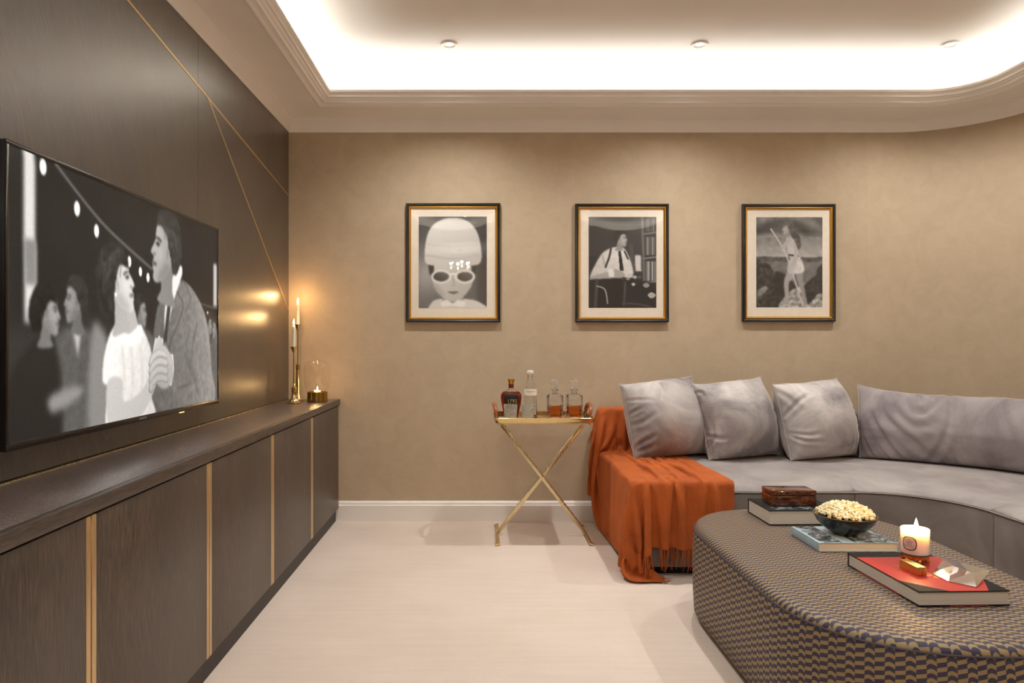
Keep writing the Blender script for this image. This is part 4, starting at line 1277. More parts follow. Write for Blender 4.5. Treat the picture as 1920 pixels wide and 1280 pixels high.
# ------------------------------------------------------------------ orange throw draped over the sofa's left end
def throw():
    n, m = 62, 99
    sp = 0.0165
    wid = (n - 1) * sp
    # profile down the back, over the seat and down the front, in (y, z)
    path = [(4.295, 0.62), (4.29, 0.70), (4.27, 0.735), (4.18, 0.735), (4.162, 0.70), (4.15, 0.482), (4.12, 0.468), (3.30, 0.466), (3.262, 0.43), (3.25, 0.0)]
    d = [0]
    for a, b in zip(path[:-1], path[1:]): d.append(d[-1] + math.dist(a, b))
    L = (m - 1) * sp
    s = np.linspace(0, L, m)
    s = np.clip(s + 0.02, 0, d[-1])
    py = np.interp(s, d, [p[0] for p in path]); pz = np.interp(s, d, [p[1] for p in path])
    x0 = SOX0 - 0.290
    g = np.random.default_rng(4)
    X = np.zeros((1, n, m, 3))
    ii = np.arange(n)[:, None] / (n - 1); jj = np.arange(m)[None] / (m - 1)
    comp = 0.735                                   # the throw lies gathered across its width
    X[0, ..., 0] = x0 + ii * wid * comp + 0.045 * (jj - 0.5)
    X[0, ..., 1] = py[None]
    X[0, ..., 2] = pz[None]
    front = np.clip((jj - 0.50) / 0.25, 0.15, 1)
    ripple = (np.sin(ii * 19 + jj * 8 + 0.8 + 1.7 * np.sin(ii * 5)) * 0.046 + np.sin(ii * 41 - jj * 9) * 0.010) * front + 0.002 * g.standard_normal((n, m))
    X[0, ..., 2] += np.abs(ripple) * (py[None] > 3.28)
    X[0, ..., 1] -= np.abs(ripple) * 1.4 * (py[None] <= 3.28)
    rest_x = sp
    boxes = [((SOX0, SOFR - 0.005, 0.0), (4.0, 4.20, 0.449)), ((SOX0, 4.183, 0.0), (4.0, 4.272, 0.712))]
    mg = 0.011
    def collide(Y, Y0):
        A = Y[0]; B = Y0[0]
        hit = np.zeros(A.shape[:2], bool)
        for lo, hi in boxes:
            lx, ly, tz = lo[0] - mg, lo[1] - mg, hi[2] + mg
            ins = (A[..., 0] > lx) & (A[..., 1] > ly) & (A[..., 2] < tz) & (A[..., 1] < hi[1])
            if not ins.any(): continue
            pen = np.stack([A[..., 0] - lx, A[..., 1] - ly, tz - A[..., 2]], -1)
            k = pen.argmin(-1)
            q = ins & (k == 0); A[q, 0] = lx
            q = ins & (k == 1); A[q, 1] = ly
            q = ins & (k == 2); A[q, 2] = tz
            hit |= ins
        fl = A[..., 2] < mg
        A[fl, 2] = mg
        hit |= fl
        A[..., 1] = np.clip(A[..., 1], SOFR - 0.16, YB - 0.008)
        # the hanging side falls close to the sofa's end
        low = A[..., 2] < np.where(A[..., 1] > 4.15, 0.66, 0.40)
        lim = SOX0 - 0.115 + 0.03 * np.sin(A[..., 1] * 13.0)
        far = low & (A[..., 0] < lim)
        A[far, 0] += (lim - A[..., 0])[far] * 0.12
        A[hit] = B[hit] + (A[hit] - B[hit]) * 0.12
        for lo, hi in boxes:
            lx, ly, tz = lo[0] - mg, lo[1] - mg, hi[2] + mg
            ins = (A[..., 0] > lx) & (A[..., 1] > ly) & (A[..., 2] < tz) & (A[..., 1] < hi[1])
            pen = np.stack([A[..., 0] - lx, A[..., 1] - ly, tz - A[..., 2]], -1)
            k = pen.argmin(-1)
            q = ins & (k == 0); A[q, 0] = lx
            q = ins & (k == 1); A[q, 1] = ly
            q = ins & (k == 2); A[q, 2] = tz
    gust = np.zeros((1, n, m, 3))
    gust[0, ..., 2] = -3.2
    def force(Y, it):
        return gust
    X = solve(X, sp, 190, force, collide, None, (1.0, 0.25, 0.05), 7, 0.95)
    A = X[0]
    t = thing('throw', 'rust orange wool throw draped over the left end of the sofa', 'throw', (SOX0, SOFR, 0))
    org = np.array([SOX0, SOFR, 0.0])
    me = grid_mesh('blanket', A - org)
    M_WOOL = mat_wool()
    o = obj('blanket', me, M_WOOL, t, angle=180)
    so = o.modifiers.new('thick', 'SOLIDIFY'); so.thickness = 0.005; so.offset = 0.0
    sm = o.modifiers.new('smooth', 'SUBSURF'); sm.levels = 1; sm.render_levels = 2
    # fringe: twisted tassels from both short hems
    bm = bmesh.new()
    rr = random.Random(3)
    for j, sgn in ((m - 1, 1), (0, -1)):
        edge = A[:, j] - org
        inner = A[:, j - 1] - org if j else A[:, 1] - org
        for k in range(150):
            f = rr.uniform(0, n - 1.001); i = int(f); w = f - i
            p = Vector(edge[i] * (1 - w) + edge[i + 1] * w); q = Vector(inner[i] * (1 - w) + inner[i + 1] * w)
            dr = (p - q).normalized()
            L = rr.uniform(0.055, 0.095)
            tgt = (int(f / 2.4) + 0.5) * 2.4          # clump towards a knot
            ti = min(int(tgt), n - 2)
            c = Vector(edge[ti])
            pts = []
            sway = Vector((rr.uniform(-1, 1), rr.uniform(-1, 1), 0)) * 0.016
            for s_ in range(5):
                u = s_ / 4
                v = p + dr * L * u * 0.55 + Vector((0, 0, -1)) * L * u * 0.6 + (c - p) * u * 0.45 + sway * u * u
                if s_ == 0: v = p - dr * 0.004
                v.z = max(v.z, 0.004 + 0.003 * rr.random())
                if v.y + org[1] > YB - 0.006: v.y = YB - 0.006 - org[1]
                wx, wy = v.x + org[0], v.y + org[1]
                if wx > SOX0 - 0.004 and wy > SOFR - 0.012 and v.z < 0.44: 
                    if wx - SOX0 < wy - SOFR: v.x = -0.004
                    else: v.y = -0.012
                pts.append(v)
            tube(bm, pts, [0.0019, 0.0019, 0.0016, 0.0013, 0.0007], 4, False)
    fr = obj('fringe', bm, M_WOOL, t, angle=180)
    fr['kind'] = 'stuff'
throw()

# ------------------------------------------------------------------ ottoman
def ottoman():
    ax, cy = 0.4300, 2.372
    cx = 1.282
    hl, e = 0.713, 0.40
    top = 0.385
    pts = []
    NQ = 26
    ex = 2.0 / 2.35
    def q(a):
        c, s_ = math.cos(a), math.sin(a)
        return (math.copysign(abs(c) ** ex, c), math.copysign(abs(s_) ** ex, s_))
    right = [q(PI / 2 - PI * k / (2 * NQ)) for k in range(NQ + 1)]
    straight = hl - e - 0.02
    out = []
    ell_ = hl - straight
    for (c, s_) in right: out.append((ax * c, straight + ell_ * s_))
    for k in range(1, 8): out.append((ax, straight - 2 * straight * k / 8))
    for (c, s_) in right[::-1]: out.append((ax * c, -straight - ell_ * s_))
    left = [(-x, y) for x, y in out[::-1]][1:-1]
    out += left
    poly = np.array(out)
    # arc length for the side pattern
    nxt = np.roll(poly, -1, 0); prv = np.roll(poly, 1, 0)
    seg = np.linalg.norm(nxt - poly, axis=1)
    arc = np.concatenate([[0], np.cumsum(seg)])
    tan = nxt - prv; tan /= np.linalg.norm(tan, axis=1, keepdims=True)
    nrm = np.stack([-tan[:, 1], tan[:, 0]], 1)         # clockwise outline: outward
    t = thing('ottoman', 'large rounded ottoman in gold and navy scallop jacquard', 'ottoman', (cx, cy, 0))
    m = mat_jacquard()
    def build(name, rings, cap_uv, flip):
        """rings: list of (outset, z, v) ; uv from arc length and v, or plan position when cap_uv"""
        bm = bmesh.new()
        uvl = bm.loops.layers.uv.new('UVMap')
        n = len(poly)
        V = [[bm.verts.new((*(poly[k] + nrm[k] * o), z)) for k in range(n)] for o, z, v in rings]
        for ri in range(len(rings) - 1):
            for k in range(n):
                k2 = (k + 1) % n
                f = bm.faces.new((V[ri][k], V[ri][k2], V[ri + 1][k2], V[ri + 1][k]))
                if cap_uv:
                    for lp in f.loops: lp[uvl].uv = (lp.vert.co.x, lp.vert.co.y)
                else:
                    us = (arc[k], arc[k + 1], arc[k + 1], arc[k]); vs = (rings[ri][2], rings[ri][2], rings[ri + 1][2], rings[ri + 1][2])
                    for lp, u, v in zip(f.loops, us, vs): lp[uvl].uv = (u, v)
        if cap_uv:
            f = bm.faces.new(V[-1])
            for lp in f.loops: lp[uvl].uv = (lp.vert.co.x, lp.vert.co.y)
        return obj(name, bm, m, t, angle=50)
    side = [(-0.030, 0.018, 0.0), (-0.012, 0.02, 0.01), (0.0, 0.035, 0.03), (0.004, 0.12, 0.115), (0.006, 0.22, 0.215), (0.004, 0.31, 0.305), (-0.001, 0.350, 0.345), (-0.004, 0.3615, 0.357)]
    build('side_panel', side, False, False)
    topr = [(-0.004, 0.3615, 0), (-0.005, 0.366, 0), (-0.010, 0.3745, 0), (-0.019, 0.381, 0), (-0.035, 0.3845, 0), (-0.08, 0.3852, 0), (-0.2, 0.3856, 0)]
    build('top_panel', topr, True, False)
    ring = [(*(poly[k] + nrm[k] * -0.002), 0.3617) for k in range(len(poly))]
    obj('piping', tube(bmesh.new(), ring + ring[:1], 0.0026, 6, False), simple('navy_piping', srgb(58, 50, 62), 0.6), t)
    low = bmesh.new()
    prism(low, [tuple(poly[k] + nrm[k] * -0.03) for k in range(len(poly))], 'z', 0.0, 0.02)
    obj('plinth', low, M_DARK, t)
ottoman()
OT = 0.3858

# ------------------------------------------------------------------ brass tray table
def rounded(x0, x1, y0, y1, r, n=5):
    pts = []
    for cx, cy, a0 in ((x1 - r, y1 - r, 0), (x0 + r, y1 - r, 90), (x0 + r, y0 + r, 180), (x1 - r, y0 + r, 270)):
        for k in range(n + 1):
            a = math.radians(a0 + 90 * k / n)
            pts.append((cx + r * math.cos(a), cy + r * math.sin(a)))
    return pts
def ringwall(bm, secs):
    """closed rings of equal length stacked into a shell"""
    rows = [[bm.verts.new(p) for p in s] for s in secs]
    n = len(rows[0])
    for a, b in zip(rows[:-1], rows[1:]):
        for k in range(n):
            bm.faces.new((a[k], a[(k + 1) % n], b[(k + 1) % n], b[k]))
    return rows

TX0, TX1, TY0, TY1 = 0.066, 0.620, 3.765, 4.155
TZ = 0.684
tcx, tcy = (TX0 + TX1) / 2, (TY0 + TY1) / 2
tt = thing('tray_table', 'folding brass tray table on crossed legs between sideboard and sofa', 'table', (tcx, tcy, 0))
hx, hy = (TX1 - TX0) / 2, (TY1 - TY0) / 2
def lipring(o, z): return [(x, y, z) for x, y in rounded(-hx + o, hx - o, -hy + o, hy - o, 0.03)]
bm = bmesh.new()
rows = ringwall(bm, [lipring(0.010, TZ - 0.004), lipring(0.003, TZ - 0.003), lipring(0.001, TZ + 0.018), lipring(-0.003, TZ + 0.024), lipring(-0.001, TZ + 0.026), lipring(0.005, TZ + 0.023), lipring(0.0065, TZ + 0.003), lipring(0.014, TZ)])
bm.faces.new(rows[0][::-1]); bm.faces.new(rows[-1])
tray = obj('tray', bm, M_POL, tt, angle=40)
# pierced gallery under the front and back edge
for yy in (-hy + 0.006, hy - 0.006):
    bm = bmesh.new()
    box(bm, (-hx + 0.05, yy - 0.002, TZ - 0.008), (hx - 0.05, yy + 0.002, TZ - 0.003))
    for k in range(44):
        x = -hx + 0.055 + k * (2 * hx - 0.11) / 43
        box(bm, (x - 0.003, yy - 0.0022, TZ - 0.014), (x + 0.003, yy + 0.0022, TZ - 0.008))
    obj('gallery', bm, M_INLAY, tt)
M_TAN = simple('tan_leather', srgb(150, 84, 52), 0.32, nscale=80, bump=0.1)
for s in (-1, 1):
    x = s * (hx - 0.012)
    pts = []
    for k in range(15):
        a = PI * k / 14
        pts.append((x + s * 0.012 * math.sin(a), -0.085 * math.cos(a), TZ + 0.028 + 0.058 * math.sin(a) ** 0.6))
    h = obj('handle', tube(bmesh.new(), pts, [0.008] + [0.0115] * 13 + [0.008], 10), M_TAN, tt)
    for yy in (-0.085, 0.085):
        obj('handle_mount', lathe(bmesh.new(), [(0.0, TZ + 0.001), (0.012, TZ + 0.001), (0.012, TZ + 0.008), (0.009, TZ + 0.018), (0.0095, TZ + 0.030), (0.0, TZ + 0.030)], 14, cx=x, cy=yy), M_POL, h)
def bar(a, b, w, th, yc):
    """flat bar in the XZ plane"""
    a, b = Vector((a[0], yc, a[1])), Vector((b[0], yc, b[1]))
    d = b - a; L = d.length
    M = Matrix.Translation((a + b) / 2) @ Matrix.Rotation(math.atan2(d.x, d.z), 4, 'Y')
    return bx((-w / 2, -th / 2, -L / 2), (w / 2, th / 2, L / 2), 0.002, 2, M)
yl = 3.985 - tcy
xtl, xtr, xbl, xbr = 0.093 - tcx, 0.606 - tcx, 0.084 - tcx, 0.602 - tcx
obj('leg', bar((xtl, TZ - 0.012), (xbr, 0.012), 0.024, 0.006, yl - 0.006), M_PALE, tt)
obj('leg', bar((xtr, TZ - 0.012), (xbl, 0.012), 0.024, 0.006, yl + 0.006), M_PALE, tt)
bm = lat([(0.0, -0.004), (0.007, -0.004), (0.008, -0.002), (0.008, 0.016), (0.0, 0.016)], 16)
bmesh.ops.transform(bm, matrix=Matrix.Translation(((xtl + xbr) / 2 + 0.004, yl - 0.010, (TZ) / 2 - 0.002)) @ Matrix.Rotation(-PI / 2, 4, 'X'), verts=bm.verts)
obj('pivot_pin', bm, M_POL, tt)
for xb, xd, s in ((xbl, -0.05, -1), (xbr, 0.05, 1)):
    M = Matrix.Translation((xb + s * 0.004, yl, 0.017)) @ Matrix.Rotation(s * 0.45, 4, 'Y')
    ft = obj('foot_bar', bx((-0.011, -0.20, -0.010), (0.011, 0.20, -0.005), 0.001, 2, M), M_INLAY, tt)
    for ya, yb in ((-0.204, -0.186), (0.186, 0.204)):
        obj('foot_cap', bx((-0.013, ya, -0.013), (0.013, yb, 0.0), 0.001, 2, M), M_POL, ft)
for s, xx in ((-1, xtl), (1, xtr)):
    obj('top_rail', bx((xx - 0.008, -hy + 0.03, TZ - 0.020), (xx + 0.008, hy - 0.03, TZ - 0.0045), 0.002), M_INLAY, tt)

# ------------------------------------------------------------------ bottles, decanters and tumblers on the tray
BZ = TZ + 0.0006
M_AMBER = mat_glass('amber_spirit', srgb(236, 172, 92), 1.36)
M_BOURBON = mat_glass('dark_bourbon', srgb(206, 122, 52), 1.36)

def superring(hw, hd, z, p=4.0, n=40, cx=0, cy=0):
    out = []
    for k in range(n):
        a = 2 * PI * k / n
        c, s = math.cos(a), math.sin(a)
        out.append((cx + math.copysign(abs(c) ** (2 / p), c) * hw, cy + math.copysign(abs(s) ** (2 / p), s) * hd, z))
    return out

def vessel(rings_out, rings_in):
    bm = bmesh.new()
    rows = ringwall(bm, rings_out + rings_in)
    bm.faces.new(rows[0][::-1]); bm.faces.new(rows[-1])
    return bm

def solid(rings):
    bm = bmesh.new()
    rows = ringwall(bm, rings)
    bm.faces.new(rows[0][::-1]); bm.faces.new(rows[-1])
    return bm

# dark bourbon bottle
bb = thing('bourbon_bottle', 'squat dark amber bottle with gold cap and black numbered label', 'bottle', (0.168, 4.035, BZ))
prof_b = [(0.037, 0.0), (0.042, 0.004), (0.047, 0.03), (0.058, 0.085), (0.0625, 0.118), (0.060, 0.137), (0.050, 0.150), (0.030, 0.159), (0.017, 0.164), (0.0145, 0.170), (0.0145, 0.196)]
out_ = [superring(w, w * 0.62 if z < 0.155 else w, z, 3.2 if z < 0.15 else 2.2) for w, z in prof_b]
in_ = [superring(max(w - 0.003, 0.008), (w * 0.62 if z < 0.155 else w) - 0.003, max(z, 0.006), 3.2 if z < 0.15 else 2.2) for w, z in prof_b[::-1]]
obj('glass_body', vessel(out_, in_), M_GLASS, bb, angle=60)
liq = [superring(max(w - 0.0028, 0.005), (w * 0.62 if z < 0.155 else w) - 0.0028, max(z, 0.0062), 3.2 if z < 0.15 else 2.2) for w, z in prof_b if z < 0.155]
obj('spirit', solid(liq), M_BOURBON, bb, angle=60)
lab = []
M_LABEL_BLK = simple('black_label', srgb(16, 12, 12), 0.45)
bm = bmesh.new()
rows = []
for z, hw0 in ((0.03, 0.030), (0.05, 0.036), (0.085, 0.041), (0.118, 0.0435), (0.134, 0.041), (0.139, 0.032)):
    wz = np.interp(z, [p[1] for p in prof_b], [p[0] for p in prof_b])
    row = []
    for k in range(13):
        x = (k / 6 - 1) * hw0 
        d = wz * 0.62 * (max(0.0, 1 - (abs(x) / wz) ** 3.2)) ** (1 / 3.2)
        row.append(bm.verts.new((x, -d - 0.0008, z)))
    rows.append(row)
for a, b in zip(rows[:-1], rows[1:]):
    for k in range(12): bm.faces.new((a[k], a[k + 1], b[k + 1], b[k]))
obj('label', bm, M_LABEL_BLK, bb, angle=180)
M_GOLDINK = simple('gold_ink', srgb(206, 176, 120), 0.35, 0.6)
text_obj('label_text', '1792', 0.030, M_GOLDINK, bb, Matrix.Translation((0.004, -0.0408, 0.098)) @ Matrix.Rotation(PI / 2, 4, 'X'))
obj('neck_band', lat([(0.0150, 0.172), (0.0158, 0.173), (0.0158, 0.196), (0.0150, 0.197)], 24), simple('wine_red_band', srgb(98, 22, 20), 0.4), bb)
obj('cap', lat([(0.0, 0.1965), (0.0155, 0.1965), (0.0165, 0.200), (0.0175, 0.212), (0.0215, 0.222), (0.0220, 0.225), (0.0, 0.226)], 28), M_GILT, bb)

# clear spirit bottle
gb = thing('gin_bottle', 'tall clear glass bottle with white stopper and cream label', 'bottle', (0.283, 4.075, BZ))
R_ = 0.040
prof_o = [(0.0, 0.0), (0.037, 0.0), (R_, 0.004), (R_, 0.178), (0.038, 0.188), (0.030, 0.196), (0.019, 0.203), (0.0155, 0.210), (0.0150, 0.245), (0.0165, 0.247), (0.0165, 0.251)]
prof_i = [(0.0115, 0.251), (0.0118, 0.212), (0.016, 0.204), (0.028, 0.193), (0.0355, 0.185), (0.0370, 0.176), (0.0370, 0.014), (0.030, 0.009), (0.0, 0.011)]
obj('glass_body', lat(prof_o + prof_i, 40), M_GLASS, gb, angle=40)
obj('spirit', lat([(0.0, 0.0112), (0.030, 0.0092), (0.0368, 0.014), (0.0368, 0.150), (0.0, 0.150)], 40), mat_glass('clear_spirit', (1, 1, 1, 1), 1.34), gb, angle=40)
bm = bmesh.new()
rows = []
for z in (0.128, 0.166):
    rows.append([bm.verts.new((0.0406 * math.sin(a), -0.0406 * math.cos(a), z)) for a in np.linspace(-1.28, 1.28, 25)])
for k in range(24): bm.faces.new((rows[0][k], rows[0][k + 1], rows[1][k + 1], rows[1][k]))
obj('label', bm, simple('cream_label', srgb(238, 228, 208), 0.7, noise_amt=0.02), gb, angle=180)
M_GREYINK = simple('grey_ink', srgb(120, 112, 100), 0.6)
text_obj('label_text', 'THE BOTANIST', 0.0078, M_GREYINK, gb, Matrix.Translation((0, -0.0412, 0.151)) @ Matrix.Rotation(PI / 2, 4, 'X'))
text_obj('label_text', '· · ·', 0.006, M_GREYINK, gb, Matrix.Translation((0, -0.0412, 0.136)) @ Matrix.Rotation(PI / 2, 4, 'X'))
M_STOP = simple('white_stopper', srgb(236, 230, 224), 0.4)
obj('neck_seal', lat([(0.0153, 0.212), (0.0162, 0.214), (0.0162, 0.244), (0.0155, 0.246)], 24), mat_pane('frosted_seal', 1.5, (0.96, 0.94, 0.93, 1)), gb)
obj('stopper', lat([(0.0, 0.2515), (0.0165, 0.2515), (0.0165, 0.257), (0.0200, 0.2575), (0.0205, 0.270), (0.0195, 0.274), (0.0, 0.275)], 28), M_STOP, gb)

def cut(u, v):
    """diamond-and-fan cut of crystal: 0..1 relief"""
    a = abs(((u + v) * 3.0) % 1.0 - 0.5) * 2
    b = abs(((u - v) * 3.0) % 1.0 - 0.5) * 2
    return max(0.0, 1 - min(a, b) * 2.2)

def decanter(x, y, label):
    t = thing('decanter', label, 'decanter', (x, y, BZ), 0, 'crystal decanters on the tray table')
    hw = 0.0455
    zs = [0.0, 0.003] + [0.006 + 0.0036 * k for k in range(22)] + [0.095, 0.125, 0.134, 0.138]
    NS = 96
    def ring(h, z, rel=0.0):
        base = superring(h, h, z, 9.0, NS)
        if rel <= 0: return base
        out = []
        for k, (px, py, pz) in enumerate(base):
            if abs(px) > abs(py): u = py / h; nx, ny = math.copysign(1, px), 0
            else: u = px / h; nx, ny = 0, math.copysign(1, py)
            d = rel * cut(u * 0.7, (z - 0.04) / 0.05 * 0.7) * min(1, (1 - abs(u)) * 6)
            out.append((px - nx * d, py - ny * d, pz))
        return out
    outer = [ring(hw * 0.93, 0.0), ring(hw, 0.003)] + [ring(hw, z, 0.0028) for z in zs[2:-4]] + [ring(hw, 0.095), ring(hw, 0.128), ring(hw * 0.97, 0.134), ring(hw * 0.86, 0.1375)]
    neck = [(0.021, 0.141), (0.016, 0.147), (0.0155, 0.160), (0.018, 0.163), (0.024, 0.166), (0.024, 0.169), (0.017, 0.170)]
    outer += [superring(r, r, z, 2.0, NS) for r, z in neck]
    iw = hw - 0.006
    inner = [superring(0.0118, 0.0118, z, 2.0, NS) for z in (0.1695, 0.148)] + [superring(0.017, 0.017, 0.139, 2.0, NS), ring(iw * 0.88, 0.1315), ring(iw, 0.126), ring(iw, 0.020), ring(iw * 0.9, 0.014)]
    obj('crystal_body', vessel(outer, inner), M_GLASS, t, angle=30)
    iw -= 0.0004
    obj('whisky', solid([ring(iw * 0.9, 0.0145), ring(iw, 0.0205), ring(iw, 0.071), ring(iw * 0.985, 0.0712)]), M_AMBER, t, angle=40)
    bm = bmesh.new()
    lathe(bm, [(0.0, 0.152), (0.0105, 0.152), (0.0115, 0.1695), (0.0125, 0.176), (0.0165, 0.184)], 16)
    prev = [v for v in bm.verts][-16:]
    rings = []
    for z, r in ((0.190, 0.0215), (0.200, 0.0250), (0.211, 0.0250), (0.221, 0.0205), (0.228, 0.0115)):
        off = 0.5 if len(rings) % 2 == 0 else 0.0
        rings.append([bm.verts.new((r * math.cos(2 * PI * (k + off) / 16), r * math.sin(2 * PI * (k + off) / 16), z)) for k in range(16)])
    allr = [prev] + rings
    for i, (a, b) in enumerate(zip(allr[:-1], allr[1:])):
        for k in range(16):
            k2 = (k + 1) % 16
            if i % 2 == 0:
                bm.faces.new((a[k], a[k2], b[k])); bm.faces.new((a[k2], b[k2], b[k]))
            else:
                bm.faces.new((a[k], b[k2], b[k])); bm.faces.new((a[k], a[k2], b[k2]))
    c = bm.verts.new((0, 0, 0.2305))
    for k in range(16): bm.faces.new((rings[-1][k], rings[-1][(k + 1) % 16], c))
    obj('stopper', bm, M_CRYSTAL, t, angle=8)
    return t
decanter(0.420, 3.985, 'square crystal decanter half full of whisky, left of the pair')
decanter(0.532, 3.985, 'square crystal decanter half full of whisky, right of the pair')

def tumbler(x, y, rot, label):
    t = thing('tumbler', label, 'glass', (x, y, BZ), rot, 'cut crystal tumblers on the tray table')
    NS, H = 84, 0.094
    def ring(r, z, rel=0.0):
        out = []
        for k in range(NS):
            a = 2 * PI * k / NS
            rr = r - (rel * cut(a / (2 * PI) * 4.0, (z - 0.03) / 0.05) if rel else 0)
            out.append((rr * math.cos(a), rr * math.sin(a), z))
        return out
    outer = [ring(0.028, 0.0), ring(0.0335, 0.002)] + [ring(0.0340 + 0.0045 * z / H, z, 0.0034) for z in np.linspace(0.005, 0.066, 20)] + [ring(0.0374, 0.072), ring(0.0385, H - 0.001), ring(0.0378, H), ring(0.0370, H - 0.001)]
    inner = [ring(0.0355, 0.06), ring(0.0325, 0.022), ring(0.026, 0.017)]
    obj('crystal', vessel(outer, inner), M_CRYSTAL, t, angle=25)
    return t
tumbler(0.156, 3.845, 0.2, 'cut crystal tumbler in front of the dark bourbon bottle')
tumbler(0.254, 3.862, 1.1, 'cut crystal tumbler in front of the tall clear bottle')

# ------------------------------------------------------------------ candlesticks and lantern on the worktop
WZ = 0.7692
def flame(parent, x, y, z, s=1.0):
    bm = bmesh.new()
    lathe(bm, [(0.0, z + 0.001), (0.0022 * s, z + 0.003 * s), (0.0048 * s, z + 0.009 * s), (0.0055 * s, z + 0.014 * s), (0.0044 * s, z + 0.021 * s), (0.0020 * s, z + 0.030 * s), (0.0, z + 0.038 * s)], 12, cx=x, cy=y)
    w = obj('wick', tube(bmesh.new(), [(x, y, z - 0.004), (x, y, z + 0.006)], 0.0009, 6), M_WICK, parent)
    f = obj('flame', bm, M_FLAME, parent, angle=180)
    ld = bpy.data.lights.new('flame_glow', 'POINT'); ld.energy = 0.8 * s * s; ld.color = (1.0, 0.58, 0.24); ld.shadow_soft_size = 0.008
    lo = bpy.data.objects.new('flame_glow', ld); C.objects.link(lo); lo.parent = parent; lo.location = (x, y, z + 0.05 * s)
    return f

def candlestick(x, y, cup, top, tall, label):
    t = thing('candlestick', label, 'candlestick', (x, y, WZ), 0, 'brass candlesticks on the worktop')
    if tall:
        base = [(0.0, 0.0), (0.034, 0.0), (0.035, 0.003), (0.030, 0.006), (0.024, 0.012), (0.018, 0.028), (0.013, 0.052), (0.0115, 0.075), (0.0105, 0.185), (0.0118, 0.190), (0.0, 0.192)]
        beads = (0.196, 0.207, 0.218)
        stem0 = 0.19
    else:
        base = [(0.0, 0.0), (0.040, 0.0), (0.041, 0.003), (0.034, 0.006), (0.025, 0.012), (0.018, 0.026), (0.014, 0.045), (0.013, 0.050), (0.0, 0.052)]
        beads = (0.056, 0.067, 0.078, 0.089)
        stem0 = 0.05
    obj('base', lat(base, 36), M_POL, t, angle=50)
    bm = bmesh.new()
    for z in beads:
        lathe(bm, [(0.0, z - 0.005), (0.010, z - 0.005), (0.0148, z - 0.002), (0.0148, z + 0.002), (0.010, z + 0.005), (0.0, z + 0.005)], 20)
    obj('knop', bm, M_POL, t, angle=50)
    obj('stem', lat([(0.0, stem0), (0.0042, stem0), (0.0038, cup - 0.034), (0.0, cup - 0.034)], 14), M_POL, t, angle=50)
    obj('cup', lat([(0.0, cup - 0.036), (0.005, cup - 0.035), (0.0205, cup - 0.001), (0.0210, cup), (0.0195, cup), (0.011, cup - 0.010), (0.0, cup - 0.010)], 32), M_POL, t, angle=40)
    cd = obj('candle', lat([(0.0, cup - 0.010), (0.0102, cup - 0.010), (0.0098, top - 0.02), (0.0085, top - 0.004), (0.006, top), (0.0, top - 0.001)], 24), M_WAX, t, angle=50)
    flame(t, 0, 0, top, 1.0)
candlestick(-1.112, 4.030, 1.100 - WZ, 1.228 - WZ, False, 'shorter brass candlestick with lit ivory taper near the wall corner')
candlestick(-1.138, 4.215, 1.236 - WZ, 1.364 - WZ, True, 'taller slim brass candlestick with lit ivory taper at the wall corner')

ln = thing('candle_lantern', 'round glass candle lantern on a brass drum base, end of worktop', 'lantern', (-1.000, 4.140, WZ))
obj('base', lat([(0.0, 0.0), (0.059, 0.0), (0.0605, 0.0015), (0.0605, 0.057), (0.059, 0.0585), (0.050, 0.0585), (0.050, 0.050), (0.0, 0.050)], 44), mat_brass('aged_brass', (176, 138, 70), 0.25), ln, angle=40)
obj('glass_dome', lat([(0.056, 0.0590), (0.062, 0.066), (0.072, 0.085), (0.078, 0.115), (0.081, 0.155), (0.0805, 0.195), (0.076, 0.222), (0.066, 0.241), (0.050, 0.250), (0.034, 0.250), (0.024, 0.243), (0.016, 0.228), (0.010, 0.214), (0.0, 0.210)], 48), M_THIN, ln, angle=180)
tl = obj('tealight', lat([(0.0, 0.0505), (0.019, 0.0505), (0.0195, 0.066), (0.0185, 0.066), (0.018, 0.063), (0.0, 0.063)], 28), M_WAX, ln, angle=40)
flame(ln, 0, 0, 0.063, 0.75)

# ------------------------------------------------------------------ books, box, bowl, candle and wrapper on the ottoman
OTZ = OT + 0.0008
def book(name, label, x0, x1, y0, y1, z, h, mcov, mpage, spine, rot=0.0, cat='book', group=None):
    cx, cy = (x0 + x1) / 2, (y0 + y1) / 2
    t = thing(name, label, cat, (cx, cy, z), rot, group)
    w, d = (x1 - x0) / 2, (y1 - y0) / 2
    ct, ov = 0.0032, 0.003
    bm = bmesh.new()
    box(bm, (-w, -d, 0), (w, d, ct), 0.0008); box(bm, (-w, -d, h - ct), (w, d, h), 0.0008)
    if spine == 'back':
        box(bm, (-w, d - ct, 0.0002), (w, d, h - 0.0002), 0.0008)
    elif spine == 'left':
        box(bm, (-w, -d, 0.0002), (-w + ct, d, h - 0.0002), 0.0008)
    obj('cover', bm, mcov, t)
    lo = [-w + ov, -d + ov, ct]; hi = [w - ov, d - ov, h - ct]
    if spine == 'back': hi[1] = d - ct
    if spine == 'left': lo[0] = -w + ct
    obj('pages', bx(lo, hi, 0.0005, 1), mpage, t)
    return t, w, d
M_PAGES = mat_pages('book_pages')
M_COVBLK = simple('black_cover_cloth', srgb(22, 19, 19), 0.62, **{'Specular IOR Level': 0.2})
M_COVBLUE = simple('pale_blue_cover', srgb(164, 186, 196), 0.4)
M_COVRED = simple('red_cover', srgb(172, 46, 44), 0.32, noise_amt=0.04)

